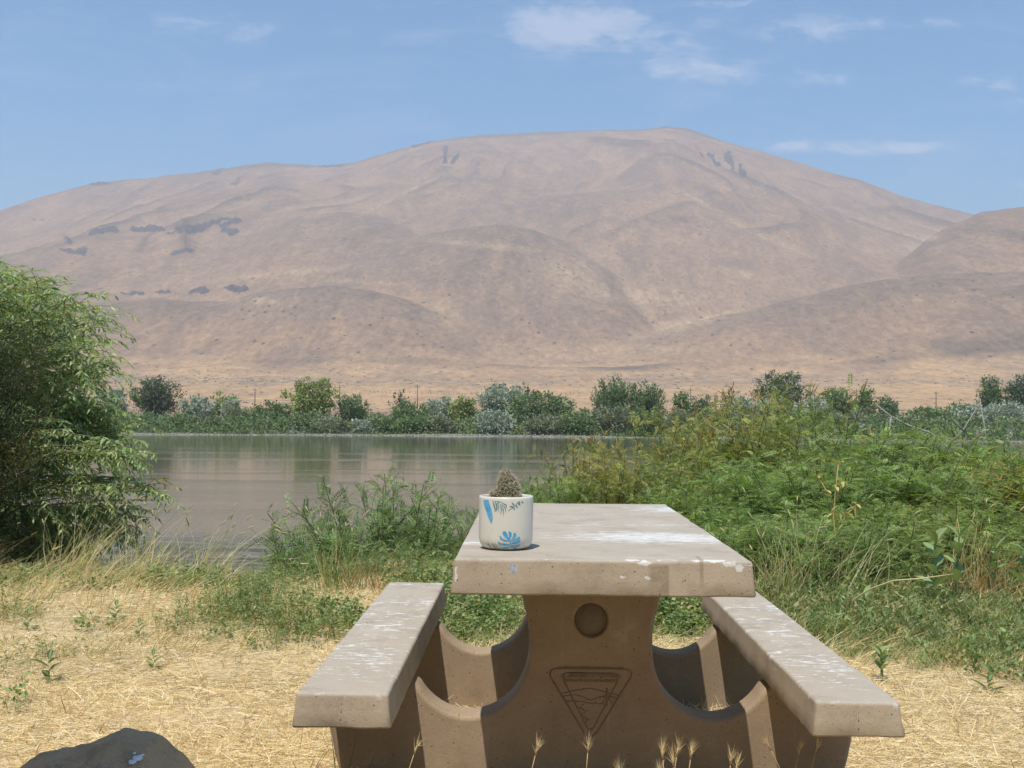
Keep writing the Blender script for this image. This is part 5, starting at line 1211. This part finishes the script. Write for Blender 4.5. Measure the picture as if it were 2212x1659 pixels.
sprout(2135, 1495, 'lone weed in the straw right of the right bench', 7, .08)
def barley(px_, ptip, Y, pfoot, label, seed, dry=True, hl=.04):
    r = np.random.default_rng(seed); tip = ony(px_, ptip, Y); zg = float(ground_z(tip[0], Y)); fx = ony(pfoot, 1659, Y)[0]; fx = tip[0]+(fx-tip[0])*1.6
    t = empty('foxtail_stalk', (fx, Y, zg), label, 'grass stalk', 'dry foxtail stalks before the table'); c = (.62, .46, .24)
    h = tip[2]-zg-hl; e = np.array([tip[0]-fx, 0, h]); tt = np.linspace(0, 1, 8)[:, None]; mid = np.array([e[0]*.2, 0, h*.55]); st = 2*tt*(1-tt)*mid+tt*tt*e
    s = MB(); s.tube(st, np.linspace(.0016, .001, 8), 5, c); s.build('stalk', M_STRAW, t)
    ax = unit(e-mid); hd = MB(); n = 34; tq = r.random(n)*.5; B = e+ax*(tq*hl)[:, None]; D = unit(ax*1.3+r.standard_normal((n, 3))*.38); V, Q, C = ribbons(B, D, hl*r.uniform(.55, 1.0, n), np.full(n, .0011), np.zeros((n, 3)), jit((.70, .55, .33), n, r, .15), 1, .1, r)
    hd.add(V, Q, None, C); hd.tube([e, e+ax*hl*.5], [.003, .0015], 5, (.55, .40, .2)); hd.build('seed_head', M_STRAW, t)
for (px_, pt, Y, pf, lab, s) in ((895, 1592, 2.75, 862, 'lone foxtail stalk left of centre, before the bright stripe on the support', 1), (1157, 1594, 2.75, 1132, 'bushy foxtail stalk below the emblem, left of its point', 2), (1270, 1588, 2.8, 1262, 'thin bare stalk rising before the emblem point', 3),
        (1432, 1602, 2.7, 1440, 'tallest full head of the foxtail cluster right of the emblem', 4), (1462, 1596, 2.72, 1446, 'second full head of the foxtail cluster, leaning right', 5), (1492, 1602, 2.75, 1478, 'slender foxtail at the right of the cluster', 6), (1455, 1618, 2.7, 1458, 'short foxtail in the middle of the cluster', 7),
        (1578, 1614, 2.75, 1572, 'upright foxtail before the right bright stripe', 8), (1590, 1632, 2.72, 1580, 'short foxtail beside the upright one', 9), (1340, 1640, 2.7, 1348, 'small forked stalk between the emblem and the foxtail cluster', 10), (1425, 1645, 2.66, 1428, 'lowest tuft of the foxtail cluster', 11),
        (1665, 1590, 3.3, 1690, 'reddish stalk in the shade under the right bench, left one', 12), (1762, 1595, 3.3, 1750, 'reddish stalk in the shade under the right bench, right one', 13), (1725, 1600, 3.3, 1715, 'reddish stalk in the shade under the right bench, middle one', 14)):
    barley(px_, pt, Y, pf, lab, s)
# green grass tuft below the left bench and a foxtail clump behind
def tuft(name, label, x, y, n, h, spread, cols, seed, heads=0, lean=(0, 0)):
    r = np.random.default_rng(seed); t = empty(name, (x, y, float(ground_z(x, y))), label, 'grass clump')
    B = np.column_stack([r.normal(0, spread*.35, n), r.normal(0, spread*.35, n), np.full(n, -.01)]); L = h*r.uniform(.5, 1.1, n); D = unit(np.column_stack([r.normal(lean[0], .26, n), r.normal(lean[1], .26, n), np.ones(n)]))
    bend = np.column_stack([r.normal(lean[0]*.5, .22, n)*L, r.normal(0, .2, n)*L, -L*r.uniform(.02, .3, n)]); c = np.array(cols)[r.integers(0, len(cols), n)]*(1+.12*r.standard_normal((n, 1)))
    V, Q, C = ribbons(B, D, L, r.uniform(.003, .006, n)*(h/.3)**.3, bend, np.clip(c, .02, .8), 5, .12, r); mesh_np('blades', V, Q, M_LEAF, t, C)
    if heads:
        s = np.argsort(-L)[:heads]; b = B[s]+D[s]*L[s][:, None]+bend[s]; hd = unit(D[s]*L[s][:, None]+2*bend[s]); 
        for k in range(len(s)): mb = MB(); mb.tube([b[k]-hd[k]*.01, b[k]+hd[k]*.02, b[k]+hd[k]*.04+[0, 0, -.004], b[k]+hd[k]*.055+[0, 0, -.012]], [.002, .004, .0032, .001], 5, (.50, .45, .23)); mb.build('seed_head', M_STRAW, t)
p = ony(690, 1640, 2.75)
tuft('grass_tuft', 'green grass tuft in front of the left bench', p[0]-.03, 2.78, 80, .36, .16, [(.10, .14, .05), (.16, .20, .07), (.07, .10, .035)], 3)
tuft('grass_tuft', 'thin green grass blades before the shaded left foot of the support', p[0]+.17, 2.95, 40, .24, .06, [(.16, .22, .08), (.3, .3, .12)], 4)
p = ony(735, 1250, 6.9)
tuft('foxtail_clump', 'green and straw foxtail clump in front of the left saplings', p[0], 6.9, 130, .5, .26, [(.26, .30, .10), (.45, .38, .18), (.16, .22, .07)], 5, heads=26, lean=(-.1, 0))
p = ony(1610, 1230, 6.6)
tuft('dry_grass_clump', 'arching dry grass clump right of the tabletop corner', p[0]+.08, 6.3, 90, .48, .22, [(.60, .47, .25), (.30, .30, .12), (.5, .38, .2)], 6, heads=12, lean=(-.12, 0))
for (px_, py_, s_, lab) in ((1700, 1250, 7, 'dry pale grass clump between the right bench and the thicket'), (1790, 1260, 8, 'dry pale grass clump in front of the middle of the thicket'), (2110, 1290, 9, 'rusty dry grass clump among the right weeds'), (300, 1230, 10, 'windswept dry grass clump on the bank, left of centre'),
                            (430, 1215, 11, 'windswept foxtail clump on the bank with heads over the water'), (150, 1235, 12, 'dry grass clump on the bank below the willow')):
    p = onz(px_, py_, 0.); Y = min(p[1], 7.4 if px_ < 1000 else 6.5); x_ = ony(px_, py_, Y)[0]
    cs = [(.80, .67, .42), (.72, .58, .33), (.42, .42, .2)] if s_ != 9 else [(.42, .22, .10), (.5, .36, .17), (.2, .22, .08)]
    tuft('dry_grass_clump', lab, x_, Y, 110, .62 if s_ < 10 else .55, .3, cs, s_, heads=12, lean=(.25 if s_ > 9 else .1, 0))
p = ony(840, 1270, 7.0)
tuft('dry_grass_clump', 'reddish brown dried grass beside the far end of the left bench', p[0], 6.9, 160, .32, .42, [(.36, .19, .10), (.45, .28, .14), (.22, .2, .08)], 15)
# yellowing stalk, bent cane, dead branch
def stalky(name, label, cat, pts, rad, col, side, seed, leafc=None, Y=7.0):
    r = np.random.default_rng(seed); P3 = np.array([ony(a, b, Y+c_) for (a, b, c_) in pts]); o = P3[0].copy(); t = empty(name, o, label, cat); mb = MB()
    mb.tube(P3-o, np.linspace(rad, rad*.4, len(P3)), 6, col)
    for ch in side: q = np.array([ony(a, b, Y+c_) for (a, b, c_) in ch])-o; mb.tube(q, np.linspace(rad*.6, rad*.25, len(q)), 5, col)
    mb.build('branches' if name == 'dead_branch' else 'stalk', M_BARK if name == 'dead_branch' else M_STRAW, t)
    if leafc:
        for ch in [pts]+side:
            for (a, b, c_) in ch[1:]:
                for k in range(4): lf = MB(); big_leaf(lf, ony(a, b, Y+c_)-o, r.standard_normal(3), .05*r.uniform(.6, 1.2), .02, (0, 0, 1.), np.array(leafc)*r.uniform(.8, 1.2), .3, 4); lf.build('leaf', M_STRAW, t)
stalky('yellowing_stalk', 'tall yellow dried stalk standing behind the milkweed pair', 'dried plant', [(1812, 1290, 0), (1808, 1200, 0), (1800, 1110, 0), (1806, 1050, 0), (1811, 1000, 0)], .005, (.60, .46, .16), [[(1800, 1110, 0), (1785, 1060, 0), (1768, 1030, .1)], [(1805, 1080, 0), (1820, 1040, 0)], [(1806, 1150, 0), (1830, 1110, 0), (1850, 1090, 0)]], 1, (.62, .45, .15), 6.7)
stalky('yellowing_stalk', 'branching yellow green seed stalk just right of the milkweed pair', 'dried plant', [(2095, 1310, 0), (2090, 1250, 0), (2078, 1180, 0), (2068, 1120, 0)], .004, (.50, .42, .18), [[(2090, 1250, 0), (2115, 1200, 0), (2140, 1150, 0)], [(2078, 1180, 0), (2100, 1130, 0), (2106, 1100, 0)], [(2085, 1220, 0), (2104, 1180, 0), (2110, 1140, 0)]], 2, None, 6.4)
stalky('bent_cane', 'thick pale dry cane bent over among the right weeds', 'dried stalk', [(1838, 1330, 0), (1843, 1296, 0), (1880, 1272, -.1), (1930, 1254, -.2), (1985, 1250, -.3), (2060, 1240, -.3)], .006, (.66, .54, .32), [], 3, None, 5.9)
stalky('dead_branch', 'bare dead branch reaching left above the right thicket', 'dead branch', [(2050, 1010, 0), (2045, 965, 0), (2010, 935, 0), (1960, 918, 0), (1925, 900, 0), (1895, 876, 0)], .022, (.30, .27, .23), [[(2000, 930, 0), (1975, 955, 0), (1940, 962, 0), (1925, 958, 0)], [(1925, 900, 0), (1920, 930, 0), (1948, 950, 0)], [(2045, 965, 0), (2080, 930, 0), (2110, 880, 0)], [(2080, 930, 0), (2060, 905, 0)], [(2110, 990, 0), (2130, 940, 0), (2116, 860, 0)]], 4, None, 14.)
# a stone in the straw at the foot of the support
m, g = mat('stone'); oc = g.new('ShaderNodeTexCoord').outputs['Object']; finish(g, g.mix(g.noise(oc, 30, 4), (.24, .22, .20), (.36, .34, .31)), .9)
p = onz(1055, 1700)
tag(boulder('stone', (p[0], 3.33, .02), (.05, .035, .03), 3, m), 'small grey stone in straw at the foot of the near support', 'stone')
# long straw gathered at the foot of the supports
# ---------------------------------------------------------------- haze
m, g = mat('haze_air'); v = g.new('ShaderNodeVolumePrincipled'); v.inputs['Color'].default_value = (.84, .86, .945, 1); v.inputs['Density'].default_value = .00023; v.inputs['Anisotropy'].default_value = .2
o_ = g.new('ShaderNodeOutputMaterial'); g.l.new(v.outputs[0], o_.inputs['Volume'])
mb = MB(); box(mb, (0, 2110, 385), (8000, 4700, 790)); hz_ = mb.build('haze', m)
tag(hz_, 'thin summer haze filling the valley air', 'haze', kind='stuff')
